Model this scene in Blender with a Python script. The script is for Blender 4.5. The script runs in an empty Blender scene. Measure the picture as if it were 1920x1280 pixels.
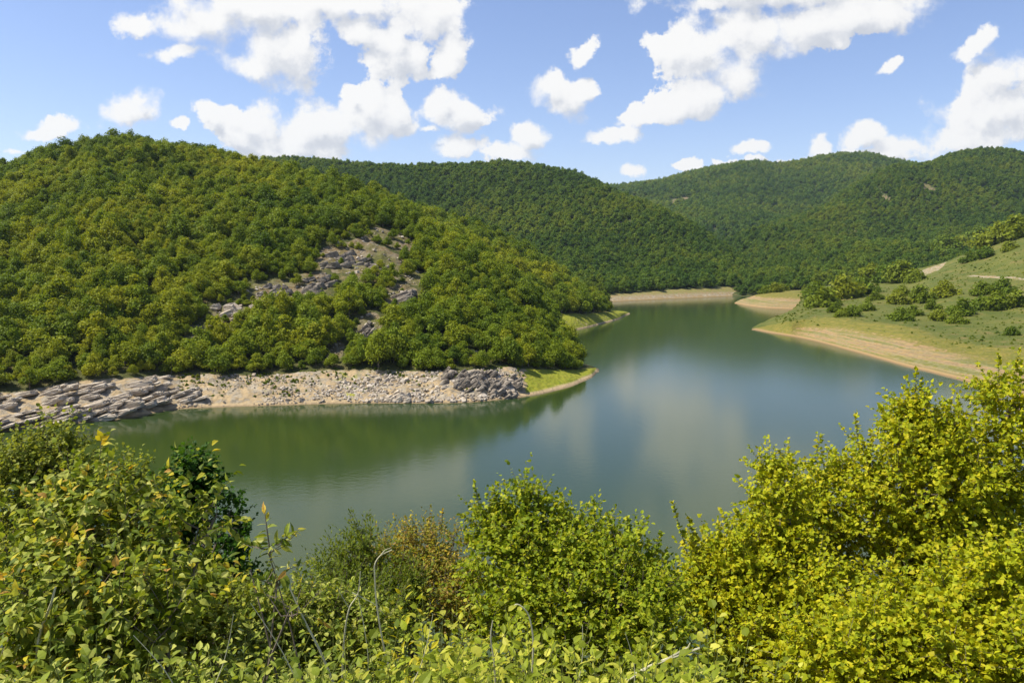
import bpy, math, random
import numpy as np

random.seed(7)
R = np.random.RandomState(7)
S = bpy.context.scene
COL = S.collection

# ------------------------------------------------------------------ camera
F = 1507.0                      # focal length in pixels of the 1920 px wide photograph
PITCH = math.radians(6.06)
EYE = np.array([0.0, 0.0, 30.0])   # 30 m above the water
cam = bpy.data.cameras.new('camera')
cam.sensor_width = 36.0
cam.lens = 36.0 * F / 1920.0
cam.clip_start = 0.05
cam.clip_end = 30000.0
camo = bpy.data.objects.new('camera', cam)
camo.location = EYE
camo.rotation_euler = (math.radians(90) - PITCH, 0, 0)
COL.objects.link(camo)
S.camera = camo

# ------------------------------------------------------------------ light
SUN_EL = math.radians(56)
SUN_AZ = math.radians(-92)       # measured from +Y (view direction) towards +X; negative = left
sun = bpy.data.lights.new('sun', 'SUN')
sun.energy = 5.0
sun.angle = math.radians(0.53)
sun.color = (1.0, 0.95, 0.86)
suno = bpy.data.objects.new('sun', sun)
suno.rotation_euler = (math.radians(90) - SUN_EL, 0, math.pi - SUN_AZ)
suno.location = (0, 0, 200)
COL.objects.link(suno)
S.view_settings.view_transform = 'Standard'
S.view_settings.look = 'None'
S.view_settings.gamma = 1.0
S.view_settings.exposure = 0.55
S.view_settings.use_curve_mapping = False
S.cycles.max_bounces = 8
S.cycles.diffuse_bounces = 3
S.cycles.glossy_bounces = 3
S.cycles.transmission_bounces = 4
S.cycles.volume_bounces = 0
S.cycles.transparent_max_bounces = 8

# ------------------------------------------------------------------ small helpers
def ray(u, v):
    X = (np.asarray(u, float) - 960.0) / F
    Y = (640.0 - np.asarray(v, float)) / F
    c, s = math.cos(PITCH), math.sin(PITCH)
    return X, c + Y * s, -s + Y * c

def pix(u, v, d):
    """the place that stands at forward distance d on the line of sight of a pixel"""
    x, y, z = ray(u, v)
    k = d / y
    return np.array([x * k, d, EYE[2] + z * k])

def waterline(v):
    x, y, z = ray(960, v)
    return -EYE[2] / z * y

def smooth(t):
    t = np.clip(t, 0, 1)
    return t * t * (3 - 2 * t)

def _hash(ix, iy, seed):
    n = (ix.astype(np.int64) * 374761393 + iy.astype(np.int64) * 668265263 + seed * 974711) & 0xffffffff
    n = ((n ^ (n >> 13)) * 1274126177) & 0xffffffff
    n = ((n ^ (n >> 16)) * 2246822519) & 0xffffffff
    return ((n ^ (n >> 15)) & 0xffff) / 65535.0

def vnoise(x, y, seed=0):
    xi, yi = np.floor(x), np.floor(y)
    fx, fy = smooth(x - xi), smooth(y - yi)
    a = _hash(xi, yi, seed); b = _hash(xi + 1, yi, seed)
    c = _hash(xi, yi + 1, seed); d = _hash(xi + 1, yi + 1, seed)
    return (a * (1 - fx) + b * fx) * (1 - fy) + (c * (1 - fx) + d * fx) * fy

def fbm(x, y, seed=0, octv=4):
    t, amp, tot = 0, 1.0, 0
    for o in range(octv):
        t = t + amp * vnoise(x * 2 ** o, y * 2 ** o, seed + o * 17)
        tot += amp; amp *= 0.5
    return t / tot - 0.5

def build_mesh(name, verts, faces, mats, midx=None, col=None, smooth_shade=False, attrs=None):
    """faces: list of (n,k) integer arrays"""
    me = bpy.data.meshes.new(name)
    verts = np.asarray(verts, np.float32)
    me.vertices.add(len(verts)); me.vertices.foreach_set('co', verts.ravel())
    if not isinstance(faces, (list, tuple)): faces = [faces]
    faces = [np.asarray(f, np.int32) for f in faces if len(f)]
    nl = sum(f.size for f in faces); nf = sum(len(f) for f in faces)
    me.loops.add(nl); me.polygons.add(nf)
    me.loops.foreach_set('vertex_index', np.concatenate([f.ravel() for f in faces]))
    tot = np.concatenate([np.full(len(f), f.shape[1], np.int32) for f in faces])
    me.polygons.foreach_set('loop_start', np.concatenate([[0], np.cumsum(tot)[:-1]]).astype(np.int32))
    me.polygons.foreach_set('loop_total', tot)
    for m in (mats if isinstance(mats, (list, tuple)) else [mats]): me.materials.append(m)
    if midx is not None: me.polygons.foreach_set('material_index', np.asarray(midx, np.int32))
    me.polygons.foreach_set('use_smooth', np.full(nf, bool(smooth_shade)))
    if col is not None:
        a = me.color_attributes.new('col', 'FLOAT_COLOR', 'POINT')
        c = np.ones((len(verts), 4), np.float32); c[:, :3] = col
        a.data.foreach_set('color', c.ravel())
    for k, val in (attrs or {}).items():
        a = me.attributes.new(k, 'FLOAT', 'POINT'); a.data.foreach_set('value', np.asarray(val, np.float32))
    me.update(calc_edges=True)
    return me

def link(name, me, parent=None, loc=(0, 0, 0)):
    o = bpy.data.objects.new(name, me); o.location = loc
    COL.objects.link(o)
    if parent is not None: o.parent = parent
    return o

def tag(o, label=None, cat=None, group=None, kind=None):
    if label: o['label'] = label
    if cat: o['category'] = cat
    if group: o['group'] = group
    if kind: o['kind'] = kind
    return o

def thing(name, label, cat, loc, group=None, rz=0.0, sc=1.0):
    o = bpy.data.objects.new(name, None)
    o.empty_display_size = 0.3
    o.location = loc; o.rotation_euler = (0, 0, rz); o.scale = (sc, sc, sc)
    COL.objects.link(o)
    return tag(o, label, cat, group)

# ------------------------------------------------------------------ node helpers
class NT:
    def __init__(self, tree):
        self.t = tree; self.n = tree.nodes; self.l = tree.links
    def new(self, typ, **kw):
        n = self.n.new(typ)
        for k, v in kw.items(): setattr(n, k, v)
        return n
    def put(self, sock, v):
        if hasattr(v, 'is_output'): self.l.new(v, sock)
        else: sock.default_value = v
    def math(self, op, a, b=0.0, c=None, clamp=False):
        n = self.new('ShaderNodeMath', operation=op, use_clamp=clamp)
        self.put(n.inputs[0], a); self.put(n.inputs[1], b)
        if c is not None: self.put(n.inputs[2], c)
        return n.outputs[0]
    def vec(self, op, a, b=None):
        n = self.new('ShaderNodeVectorMath', operation=op)
        self.put(n.inputs[0], a)
        if b is not None: self.put(n.inputs[1], b)
        return n.outputs['Value'] if op in ('DOT_PRODUCT', 'LENGTH') else n.outputs[0]
    def noise(self, vec, scale, detail=4.0, rough=0.55, out='Fac', dist=0.0):
        n = self.new('ShaderNodeTexNoise')
        if vec is not None: self.l.new(vec, n.inputs['Vector'])
        n.inputs['Scale'].default_value = scale; n.inputs['Detail'].default_value = detail
        n.inputs['Roughness'].default_value = rough; n.inputs['Distortion'].default_value = dist
        return n.outputs[out]
    def ramp(self, fac, stops, interp='LINEAR'):
        n = self.new('ShaderNodeValToRGB'); self.put(n.inputs[0], fac)
        e = n.color_ramp.elements; n.color_ramp.interpolation = interp
        while len(e) < len(stops): e.new(0.5)
        for i, (p, c) in enumerate(stops):
            e[i].position = p; e[i].color = (*c, 1) if len(c) == 3 else c
        return n.outputs[0]
    def mix(self, fac, a, b, mode='MIX'):
        n = self.new('ShaderNodeMix', data_type='RGBA', blend_type=mode)
        self.put(n.inputs[0], fac)
        self.put(n.inputs[6], a if hasattr(a, 'is_output') else (*a, 1))
        self.put(n.inputs[7], b if hasattr(b, 'is_output') else (*b, 1))
        return n.outputs[2]
    def maprange(self, v, a, b, c=0.0, d=1.0, smoothstep=True):
        n = self.new('ShaderNodeMapRange', interpolation_type='SMOOTHSTEP' if smoothstep else 'LINEAR')
        for i, x in enumerate((v, a, b, c, d)): self.put(n.inputs[i], x)
        return n.outputs[0]
    def attr(self, name, out='Color'):
        n = self.new('ShaderNodeAttribute', attribute_name=name); return n.outputs[out]

def material(name):
    m = bpy.data.materials.new(name); m.use_nodes = True
    t = NT(m.node_tree); t.n.clear()
    t.out = t.new('ShaderNodeOutputMaterial')
    return m, t

def principled(t, color, rough=0.8, spec=0.3, normal=None):
    p = t.new('ShaderNodeBsdfPrincipled')
    t.put(p.inputs['Base Color'], color if hasattr(color, 'is_output') else (*color, 1))
    t.put(p.inputs['Roughness'], rough); t.put(p.inputs['Specular IOR Level'], spec)
    if normal is not None: t.l.new(normal, p.inputs['Normal'])
    return p

def bump(t, height, strength=0.5, dist=0.1):
    b = t.new('ShaderNodeBump'); b.inputs['Strength'].default_value = strength
    b.inputs['Distance'].default_value = dist; t.l.new(height, b.inputs['Height'])
    return b.outputs[0]

# ------------------------------------------------------------------ sky with cumulus clouds (directions, at infinity)
W = bpy.data.worlds.new('World'); S.world = W; W.use_nodes = True
w = NT(W.node_tree); w.n.clear()
# cumulus bodies: (u, v, half width, half height, tilt degrees) read off as directions
CL = [(400, 45, 125, 48, 0), (340, 96, 66, 14, -6), (520, 85, 92, 66, 0), (560, 118, 52, 46, 0), (470, 20, 175, 42, 0),
      (470, 122, 50, 28, 10), (640, 10, 190, 36, 0), (252, 46, 42, 22, 20), (690, 60, 70, 26, 10), (740, 110, 68, 40, 0), (785, 28, 78, 46, 0),
      (842, 100, 36, 42, 20),
      (240, 206, 64, 33, -12), (262, 186, 26, 14, 0), (104, 241, 52, 22, 0), (64, 250, 38, 13, 0),
      (480, 228, 92, 40, 0), (590, 236, 110, 46, 0), (698, 218, 80, 52, 0), (396, 214, 38, 17, 40), (540, 264, 130, 26, 0),
      (655, 178, 20, 22, 0), (620, 282, 60, 18, 0), (440, 252, 50, 22, 20), (338, 232, 20, 12, 0),
      (862, 208, 66, 36, 14), (828, 184, 28, 24, 0), (808, 240, 20, 7, 0), (864, 274, 58, 26, 0), (988, 250, 40, 30, 0), (946, 288, 66, 18, 0),
      (1064, 182, 62, 40, 12), (1026, 166, 28, 24, 0), (1092, 104, 34, 20, -30), (1145, 254, 60, 15, 0),
      (1310, 95, 92, 66, -20), (1390, 60, 120, 60, 0), (1310, 182, 112, 40, -14), (1225, 214, 64, 19, -12), (1380, 150, 62, 46, 0),
      (1510, 44, 150, 52, -14), (1640, 22, 150, 36, -10), (1330, 8, 46, 20, 0), (1450, -20, 260, 50, 0),
      (1668, 122, 32, 13, -28), (1820, 92, 46, 17, -40), (1850, 60, 26, 16, -30),
      (1880, 150, 66, 62, 0), (1880, 200, 122, 46, -10), (1960, 170, 90, 90, 0),
      (1541, 272, 26, 20, 0), (1622, 258, 48, 26, 0), (1700, 274, 90, 25, 0), (1800, 262, 110, 30, 0), (1410, 271, 44, 11, -6),
      (1296, 309, 30, 10, -10), (1364, 298, 32, 11, 0), (1420, 294, 26, 7, 0), (1466, 300, 20, 7, 0), (1188, 322, 22, 12, 0),
      (28, 288, 24, 9, 0), (1650, 292, 130, 14, 0),
      # above the frame, seen by the water
      (600, -120, 330, 70, 0), (1420, -110, 300, 80, 0), (950, -330, 520, 110, 0), (1900, -260, 300, 90, 0), (100, -330, 320, 100, 0)]
g = bpy.data.node_groups.new('cloud_field', 'ShaderNodeTree')
g.interface.new_socket('P', in_out='INPUT', socket_type='NodeSocketVector')
g.interface.new_socket('D', in_out='OUTPUT', socket_type='NodeSocketFloat')
gt = NT(g)
gi = gt.new('NodeGroupInput'); go = gt.new('NodeGroupOutput')
P = gi.outputs[0]
n1 = gt.noise(P, 17.0, 8.0, 0.64, 'Color')
n1 = gt.vec('SUBTRACT', n1, (0.5, 0.5, 0.5))
wv = gt.vec('MULTIPLY', n1, (0.046, 0.044, 0.0))
PW = gt.vec('ADD', P, wv)
acc = None
for (u, v, ru, rv, ang) in CL:
    x, y, z = ray(u, v)
    mp = gt.new('ShaderNodeMapping', vector_type='TEXTURE')
    mp.inputs['Location'].default_value = (x / y, z / y, 0)
    mp.inputs['Rotation'].default_value = (0, 0, math.radians(-ang))
    mp.inputs['Scale'].default_value = (1.17 * ru / F, 1.22 * rv / F, 1)
    if acc is None: gt.l.new(PW, mp.inputs['Vector'])
    else:                                   # evaluated one after another (keeps the shader's stack small)
        ma = gt.new('ShaderNodeVectorMath', operation='MULTIPLY_ADD')
        gt.l.new(acc, ma.inputs[0]); ma.inputs[1].default_value = (1e-9, 1e-9, 1e-9); gt.l.new(PW, ma.inputs[2])
        gt.l.new(ma.outputs[0], mp.inputs['Vector'])
    q = gt.vec('LENGTH', mp.outputs[0])
    acc = q if acc is None else gt.math('SMOOTH_MIN', acc, q, 0.16)
dens = gt.math('SUBTRACT', 1.0, acc)
fine = gt.noise(P, 38.0, 7.0, 0.66)
vo = gt.new('ShaderNodeTexVoronoi', feature='SMOOTH_F1'); vo.inputs['Scale'].default_value = 30.0; vo.inputs['Smoothness'].default_value = 0.5
gt.l.new(PW, vo.inputs['Vector'])
dens = gt.math('ADD', dens, gt.math('MULTIPLY', gt.math('SUBTRACT', fine, 0.5), 1.15))
dens = gt.math('ADD', dens, gt.math('MULTIPLY', gt.math('SUBTRACT', 0.45, vo.outputs['Distance']), 0.7))
gt.l.new(dens, go.inputs[0])

tc = w.new('ShaderNodeTexCoord')
sep = w.new('ShaderNodeSeparateXYZ'); w.l.new(tc.outputs['Generated'], sep.inputs[0])
yy = w.math('MAXIMUM', sep.outputs[1], 0.08)
cmb = w.new('ShaderNodeCombineXYZ')
w.l.new(w.math('DIVIDE', sep.outputs[0], yy), cmb.inputs[0]); w.l.new(w.math('DIVIDE', sep.outputs[2], yy), cmb.inputs[1])
def field(p):
    n = w.new('ShaderNodeGroup'); n.node_tree = g; w.l.new(p, n.inputs[0]); return n.outputs[0]
d0 = field(cmb.outputs[0])
sh = w.new('ShaderNodeVectorMath', operation='MULTIPLY_ADD')
w.l.new(d0, sh.inputs[0]); sh.inputs[1].default_value = (1e-9, 1e-9, 1e-9); w.l.new(w.vec('ADD', cmb.outputs[0], (-0.011, 0.020, 0)), sh.inputs[2])
d1 = field(sh.outputs[0])
edge = w.noise(cmb.outputs[0], 7.0, 2.0)
wid = w.maprange(edge, 0.35, 0.65, 0.16, 0.70)
mask = w.maprange(d0, 0.02, wid)
mask = w.math('MULTIPLY', mask, w.maprange(sep.outputs[2], -0.02, 0.03))
lit = w.math('SUBTRACT', d0, d1)                          # thinner towards the sun = sunlit side
shade = w.maprange(w.math('SUBTRACT', lit, w.math('MULTIPLY', w.maprange(d0, 0.35, 1.1), 0.34)), -0.70, 0.24)
thick = w.maprange(d0, 0.3, 1.0)
base = w.ramp(shade, [(0.0, (4.3, 4.5, 4.95)), (0.45, (5.2, 5.32, 5.6)), (0.75, (6.15, 6.15, 6.22)), (1.0, (6.75, 6.7, 6.62))])
sky = w.new('ShaderNodeTexSky', sky_type='NISHITA')
sky.sun_disc = False
sky.sun_elevation = SUN_EL; sky.sun_rotation = SUN_AZ
sky.altitude = 300.0; sky.air_density = 1.0; sky.dust_density = 0.6; sky.ozone_density = 1.6
skyc = w.mix(1.0, sky.outputs[0], (1.06, 1.02, 1.16), 'MULTIPLY')
bg = w.new('ShaderNodeBackground'); bg.inputs['Strength'].default_value = 0.10
w.l.new(w.mix(mask, skyc, base), bg.inputs['Color'])
wo = w.new('ShaderNodeOutputWorld'); w.l.new(bg.outputs[0], wo.inputs[0])
W.cycles.sampling_method = 'MANUAL'; W.cycles.sample_map_resolution = 1024

#SKYEND
# ------------------------------------------------------------------ terrain: each hill is a loft of profiles that run away from the eye
def pchip(x, xk, yk):
    xk = np.asarray(xk, float); yk = np.asarray(yk, float)
    h = np.diff(xk); s = np.diff(yk) / h
    m = np.zeros(len(xk)); m[0], m[-1] = s[0], s[-1]
    for i in range(1, len(xk) - 1):
        m[i] = 0 if s[i - 1] * s[i] <= 0 else 2 * s[i - 1] * s[i] / (s[i - 1] + s[i])
    x = np.clip(x, xk[0], xk[-1])
    i = np.clip(np.searchsorted(xk, x) - 1, 0, len(h) - 1)
    t = (x - xk[i]) / h[i]
    return ((2 * t**3 - 3 * t**2 + 1) * yk[i] + (t**3 - 2 * t**2 + t) * h[i] * m[i]
            + (-2 * t**3 + 3 * t**2) * yk[i + 1] + (t**3 - t**2) * h[i] * m[i + 1])

class Hill:
    def __init__(self, rows, amp, scale, seed, keep=6.0):
        """rows: (u, [points]) with point = ('w', v) waterline | ('v', v, d) pixel row at distance | ('z', z, d)"""
        self.amp, self.scale, self.seed, self.keep = amp, scale, seed, keep
        K = len(rows[0][1]); A = []; D = []; Z = []
        for u, pts in rows:
            a_, d_, z_ = [], [], []
            for p in pts:
                if p[0] == 'w': d = waterline(p[1]); q = pix(u, p[1], d); a, z = q[0] / d, 0.0
                elif p[0] == 'v': d = p[2]; q = pix(u, p[1], d); a, z = q[0] / d, q[2]
                else: d = p[2]; z = p[1]; a = (u - 960) / F * 1.0
                a_.append((u - 960) / F / math.cos(PITCH)); d_.append(d); z_.append(z)
            for i in range(1, K): d_[i] = max(d_[i], d_[i - 1] + 0.5)
            A.append(a_[0]); D.append(d_); Z.append(z_)
        self.A = np.array(A); self.D = np.array(D); self.Z = np.array(Z); self.K = K
    def knots(self, a):
        return (np.stack([pchip(a, self.A, self.D[:, k]) for k in range(self.K)]),
                np.stack([pchip(a, self.A, self.Z[:, k]) for k in range(self.K)]))
    def height(self, x, y):
        x = np.asarray(x, float); y = np.asarray(y, float)
        a = x / np.maximum(y, 1e-6)
        D, Z = self.knots(a)
        D = D.reshape(self.K, -1); Z = Z.reshape(self.K, -1); d = y.ravel()
        h = np.diff(D, axis=0); s = np.diff(Z, axis=0) / h
        m = np.zeros_like(Z); m[0], m[-1] = s[0], s[-1]
        for i in range(1, self.K - 1):
            pr = s[i - 1] * s[i]
            m[i] = np.where(pr <= 0, 0, 2 * pr / np.where(np.abs(s[i - 1] + s[i]) < 1e-9, 1e-9, s[i - 1] + s[i]))
        out = np.full(d.shape, -60.0)
        for i in range(self.K - 1):
            sel = (d >= D[i]) & (d <= D[i + 1])
            t = (d[sel] - D[i][sel]) / h[i][sel]
            out[sel] = ((2 * t**3 - 3 * t**2 + 1) * Z[i][sel] + (t**3 - 2 * t**2 + t) * h[i][sel] * m[i][sel]
                        + (-2 * t**3 + 3 * t**2) * Z[i + 1][sel] + (t**3 - t**2) * h[i][sel] * m[i + 1][sel])
        out = out.reshape(x.shape)
        ins = (a >= self.A[0]) & (a <= self.A[-1])
        out = np.where(ins, out, -60.0)
        k = smooth((out - 1.0) / self.keep)
        out = out + k * self.amp * 2 * fbm(x / self.scale, y / self.scale, self.seed, 4)
        if self.amp > 8:     # gullies and spurs
            mid = k * np.clip(1.2 - np.abs((out - 60) / 90.0), 0, 1)
            out = out - mid * self.amp * 1.5 * (1 - np.abs(2 * vnoise(x / (self.scale * 0.55) + 0.3 * y / self.scale, y / (self.scale * 1.6), self.seed + 3) - 1)) ** 2 + mid * self.amp * 0.4
        k2 = smooth(out / 1.0)
        out = out + k2 * 0.7 * fbm(x / 7.0, y / 7.0, self.seed + 5, 3)
        return out
    def grid(self, na, nd, power=1.0):
        a = np.linspace(self.A[0], self.A[-1], na); s = np.linspace(0, 1, nd) ** power
        D, _ = self.knots(a)
        d = D[0][:, None] + (D[-1] - D[0])[:, None] * s[None, :]
        x = a[:, None] * d
        return x, d, self.height(x, d)

w_ = lambda v: ('w', v)
v_ = lambda v, d: ('v', v, d)
z_ = lambda z, d: ('z', z, d)

def rowA(u, vw, vb, dl, vc, dc, back=150, zb=10.0):
    dw = waterline(vw)
    dc = dw + dl + (dc - dw - dl) * 0.88; vc = vc + (25 if u < 450 else 18 if u < 800 else 6)
    return (u, [z_(-5, dw - 14), w_(vw), v_(vb, dw + dl), v_(vc, dc), z_(zb, dc + back)])
near_hill = Hill([
    rowA(-900, 900, 830, 10, 430, 330), rowA(-300, 846, 765, 12, 385, 400), rowA(0, 808, 738, 13, 322, 430), rowA(120, 795, 716, 14, 286, 430),
    rowA(230, 784, 704, 14, 267, 430), rowA(330, 767, 697, 14, 273, 430), rowA(420, 763, 694, 14, 287, 425),
    rowA(520, 760, 692, 14, 308, 415), rowA(620, 757, 690, 14, 335, 400), rowA(700, 756, 690, 14, 364, 385),
    rowA(780, 756, 694, 14, 407, 365), rowA(860, 755, 688, 14, 458, 345), rowA(940, 749, 684, 14, 515, 320, 60, 4),
    rowA(1000, 741, 690, 15, 575, 290, 50, -3), rowA(1040, 733, 692, 16, 622, 262, 40, -4), rowA(1070, 725, 692, 16, 655, 240, 30, -4),
    rowA(1090, 717, 692, 14, 674, 228, 24, -4), rowA(1110, 708, 690, 10, 680, 222, 16, -4), rowA(1124, 697, 692, 5, 688, 216, 10, -4),
    (1134, [z_(-5, 196), z_(-3, 205), z_(-2.5, 210), z_(-2.5, 216), z_(-4, 226)])], 3.6, 55.0, 3, 8.0)

def rowS(u, vw, vb, dl, vc, dc, back=60):
    dw = waterline(vw)
    return (u, [z_(-5, dw - 14), w_(vw), v_(vb, dw + dl), v_(vc, dc), z_(-5, dc + back)])
spur = Hill([
    rowS(560, 650, 600, 20, 372, 500, 120), rowS(700, 645, 600, 20, 382, 500, 100), rowS(780, 640, 600, 20, 402, 490, 90), rowS(860, 635, 598, 20, 428, 480, 80),
    rowS(946, 630, 596, 20, 462, 465), rowS(1030, 624, 592, 20, 515, 450), rowS(1070, 620, 590, 20, 548, 440, 50),
    rowS(1097, 615, 588, 22, 566, 430, 40), rowS(1120, 609, 586, 22, 578, 425, 30), rowS(1140, 604, 585, 22, 580, 418, 25), rowS(1160, 598, 586, 14, 583, 414, 16),
    rowS(1178, 590, 587, 6, 586, 420, 8),
    (1188, [z_(-5, 390), z_(-3, 405), z_(-2, 412), z_(-2, 420), z_(-4, 432)])], 3.0, 60.0, 9, 8.0)

def rowB(u, vw, vb, dl, vc, dc, vm=None, dm=None):
    vc = vc + 8
    dw = waterline(vw)
    return (u, [z_(-5, dw - 30), w_(vw), v_(vb, dw + dl), v_(vm, dm) if vm else v_(vb + (vc - vb) * 0.5, (dw + dl) + (dc - dw - dl) * 0.42), v_(vc, dc), z_(40, dc + 420)])
middle_hill = Hill([
    rowB(-900, 575, 558, 25, 330, 800), rowB(200, 572, 556, 25, 322, 900), rowB(400, 570, 555, 25, 307, 950), rowB(520, 570, 555, 25, 301, 1000), rowB(600, 569, 554, 25, 304, 1030),
    rowB(700, 569, 553, 25, 311, 1050), rowB(850, 568, 552, 25, 313, 1050), rowB(950, 568, 552, 25, 309, 1050),
    rowB(1050, 568, 552, 25, 319, 1040), rowB(1120, 567, 551, 25, 340, 1010), rowB(1180, 564, 548, 25, 369, 980),
    rowB(1260, 560, 541, 25, 406, 930), rowB(1330, 557, 538, 25, 442, 880), rowB(1400, 554, 536, 25, 484, 830),
    rowB(1450, 552, 536, 25, 516, 790), rowB(1500, 550, 538, 25, 534, 750)], 9.0, 170.0, 21, 25.0)

def rowD(u, d0, zf, vc, dc):
    vc = vc + 5
    return (u, [z_(-6, d0 - 40), z_(zf, d0), v_(535 + (vc - 535) * 0.45, d0 + (dc - d0) * 0.42), v_(vc, dc), z_(60, dc + 500)])
right_hill = Hill([
    rowD(1230, 640, 2, 500, 1100), rowD(1340, 625, 3, 462, 1150), rowD(1420, 620, 4, 421, 1200), rowD(1500, 620, 6, 389, 1250), rowD(1600, 620, 7, 349, 1350),
    rowD(1680, 640, 9, 315, 1450), rowD(1722, 650, 10, 309, 1470), rowD(1760, 650, 10, 298, 1500), rowD(1830, 650, 12, 291, 1500), rowD(1900, 650, 12, 295, 1500),
    rowD(1990, 650, 12, 305, 1500), rowD(2300, 650, 12, 330, 1450), rowD(2800, 650, 12, 370, 1400)], 14.0, 210.0, 33, 25.0)

def rowC(u, vc, d=2200):
    vc = vc + 8
    return (u, [z_(20, 1150), v_(470 + (vc - 470) * 0.5, 1600), v_(vc, d), z_(100, d + 900)])
far_hill = Hill([rowC(-900, 380), rowC(600, 370), rowC(1000, 357), rowC(1160, 343), rowC(1230, 334), rowC(1300, 319), rowC(1360, 307), rowC(1400, 303),
    rowC(1450, 309), rowC(1540, 297), rowC(1600, 294), rowC(1660, 301), rowC(1720, 307), rowC(1800, 312), rowC(2100, 330), rowC(2800, 360)], 16.0, 300.0, 41, 60.0)

def rowE(u, vw, pts, back):
    dw = waterline(vw)
    return (u, [z_(-5, dw - 16), w_(vw)] + [v_(*p) for p in pts] + [z_(*back)])
right_bank = Hill([
    (1396, [z_(-5, 310), z_(-3, 325), z_(-3, 332), z_(-3, 336), z_(-3, 340), z_(-3, 345), z_(-5, 360)]),
    rowE(1408, 619, [(617.5, 330), (616.5, 333), (615.5, 336), (615, 339)], (-5, 356)),
    rowE(1440, 624, [(612, 328), (605, 338), (601, 348), (599, 356)], (-5, 380)),
    rowE(1480, 630, [(602, 320), (590, 340), (584, 358), (582, 372)], (-5, 400)),
    rowE(1520, 638, [(600, 315), (578, 350), (562, 420), (550, 480)], (4, 640)),
    rowE(1600, 659, [(604, 296), (575, 350), (545, 450), (528, 560)], (6, 660)),
    rowE(1700, 687, [(618, 268), (575, 350), (534, 450), (508, 560)], (8, 680)),
    rowE(1750, 699, [(632, 252), (580, 335), (520, 440), (497, 540)], (10, 680)),
    rowE(1800, 712, [(642, 242), (580, 325), (515, 425), (478, 520)], (12, 680)),
    rowE(1920, 750, [(662, 220), (586, 300), (518, 385), (436, 490)], (12, 680)),
    rowE(2100, 800, [(680, 195), (586, 275), (500, 380), (400, 490)], (12, 680)),
    rowE(2700, 900, [(740, 150), (600, 235), (490, 350), (370, 470)], (12, 680))], 1.4, 40.0, 51, 10.0)
small_point = Hill([
    (1366, [z_(-5, 490), z_(-3, 505), z_(-3, 512), z_(-3, 520), z_(-5, 545)]),
    (1376, [z_(-5, waterline(569.5) - 12), w_(569.5), v_(568, waterline(569.5) + 6), v_(567, waterline(569.5) + 12), z_(-5, waterline(569.5) + 30)]),
    (1400, [z_(-5, waterline(573.5) - 12), w_(573.5), v_(563, waterline(573.5) + 18), v_(558, waterline(573.5) + 30), z_(-5, waterline(573.5) + 60)]),
    (1440, [z_(-5, waterline(578) - 12), w_(578), v_(560, waterline(578) + 22), v_(549, waterline(578) + 50), z_(2, 640)]),
    (1500, [z_(-5, waterline(580) - 12), w_(580), v_(560, waterline(580) + 22), v_(547, waterline(580) + 55), z_(3, 640)]),
    (1580, [z_(-5, waterline(576) - 12), w_(576), v_(558, waterline(576) + 25), v_(543, waterline(576) + 65), z_(4, 640)])], 0.6, 25.0, 61, 5.0)
HILLS = {'near': near_hill, 'spur': spur, 'mid': middle_hill, 'right': right_hill, 'far': far_hill, 'bank': right_bank, 'point': small_point}

def top_height(x, y, names=None):
    return np.max(np.stack([HILLS[k].height(x, y) for k in (names or HILLS)]), axis=0)

def hit(u, v, name, dmin=100, dmax=2500):
    """where the line of sight of a pixel meets a hill"""
    d = np.geomspace(dmin, dmax, 3000)
    x, y, z = ray(u, v)
    h = HILLS[name].height(x / y * d, d)
    below = np.nonzero(EYE[2] + z / y * d <= h)[0]
    if not len(below): return None
    i = below[0]
    return np.array([x / y * d[i], d[i], h[i]])

# clearings on the near hill (bare scree and grass), read as (u, v, half width px, half height px)
SCREE = [(690, 490, 66, 44), (735, 450, 46, 16), (585, 530, 36, 20), (505, 552, 42, 24), (440, 588, 36, 16), (395, 625, 42, 12), (755, 555, 36, 28), (690, 620, 26, 30),
         (620, 480, 22, 26), (365, 640, 20, 16), (630, 660, 12, 26), (780, 520, 20, 16), (895, 668, 26, 10)]
SCREE_W = []
for (u, v, ru, rv) in SCREE:
    p = hit(u, v, 'near'); q = hit(u, v - rv, 'near')
    if p is None or q is None: continue
    SCREE_W.append((p[0], p[1], 0.98 * ru * p[1] / F, 1.0 * max(abs(q[1] - p[1]), 3.0)))
def scree_mask(x, y):
    m = np.zeros_like(x)
    wob = 0.9 * fbm(x / 6.0, y / 6.0, 77, 3)
    for (cx, cy, rx, ry) in SCREE_W:
        q = np.sqrt(((x - cx) / rx) ** 2 + ((y - cy) / ry) ** 2)
        m = np.maximum(m, smooth((1.15 + wob - q) / 0.3))
    return m

def scree_near(x, y):
    m = np.zeros_like(x)
    for (cx, cy, rx, ry) in SCREE_W:
        m = np.maximum(m, smooth((2.1 - np.sqrt(((x - cx) / rx) ** 2 + ((y - cy) / ry) ** 2)) / 0.9))
    return m

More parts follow.
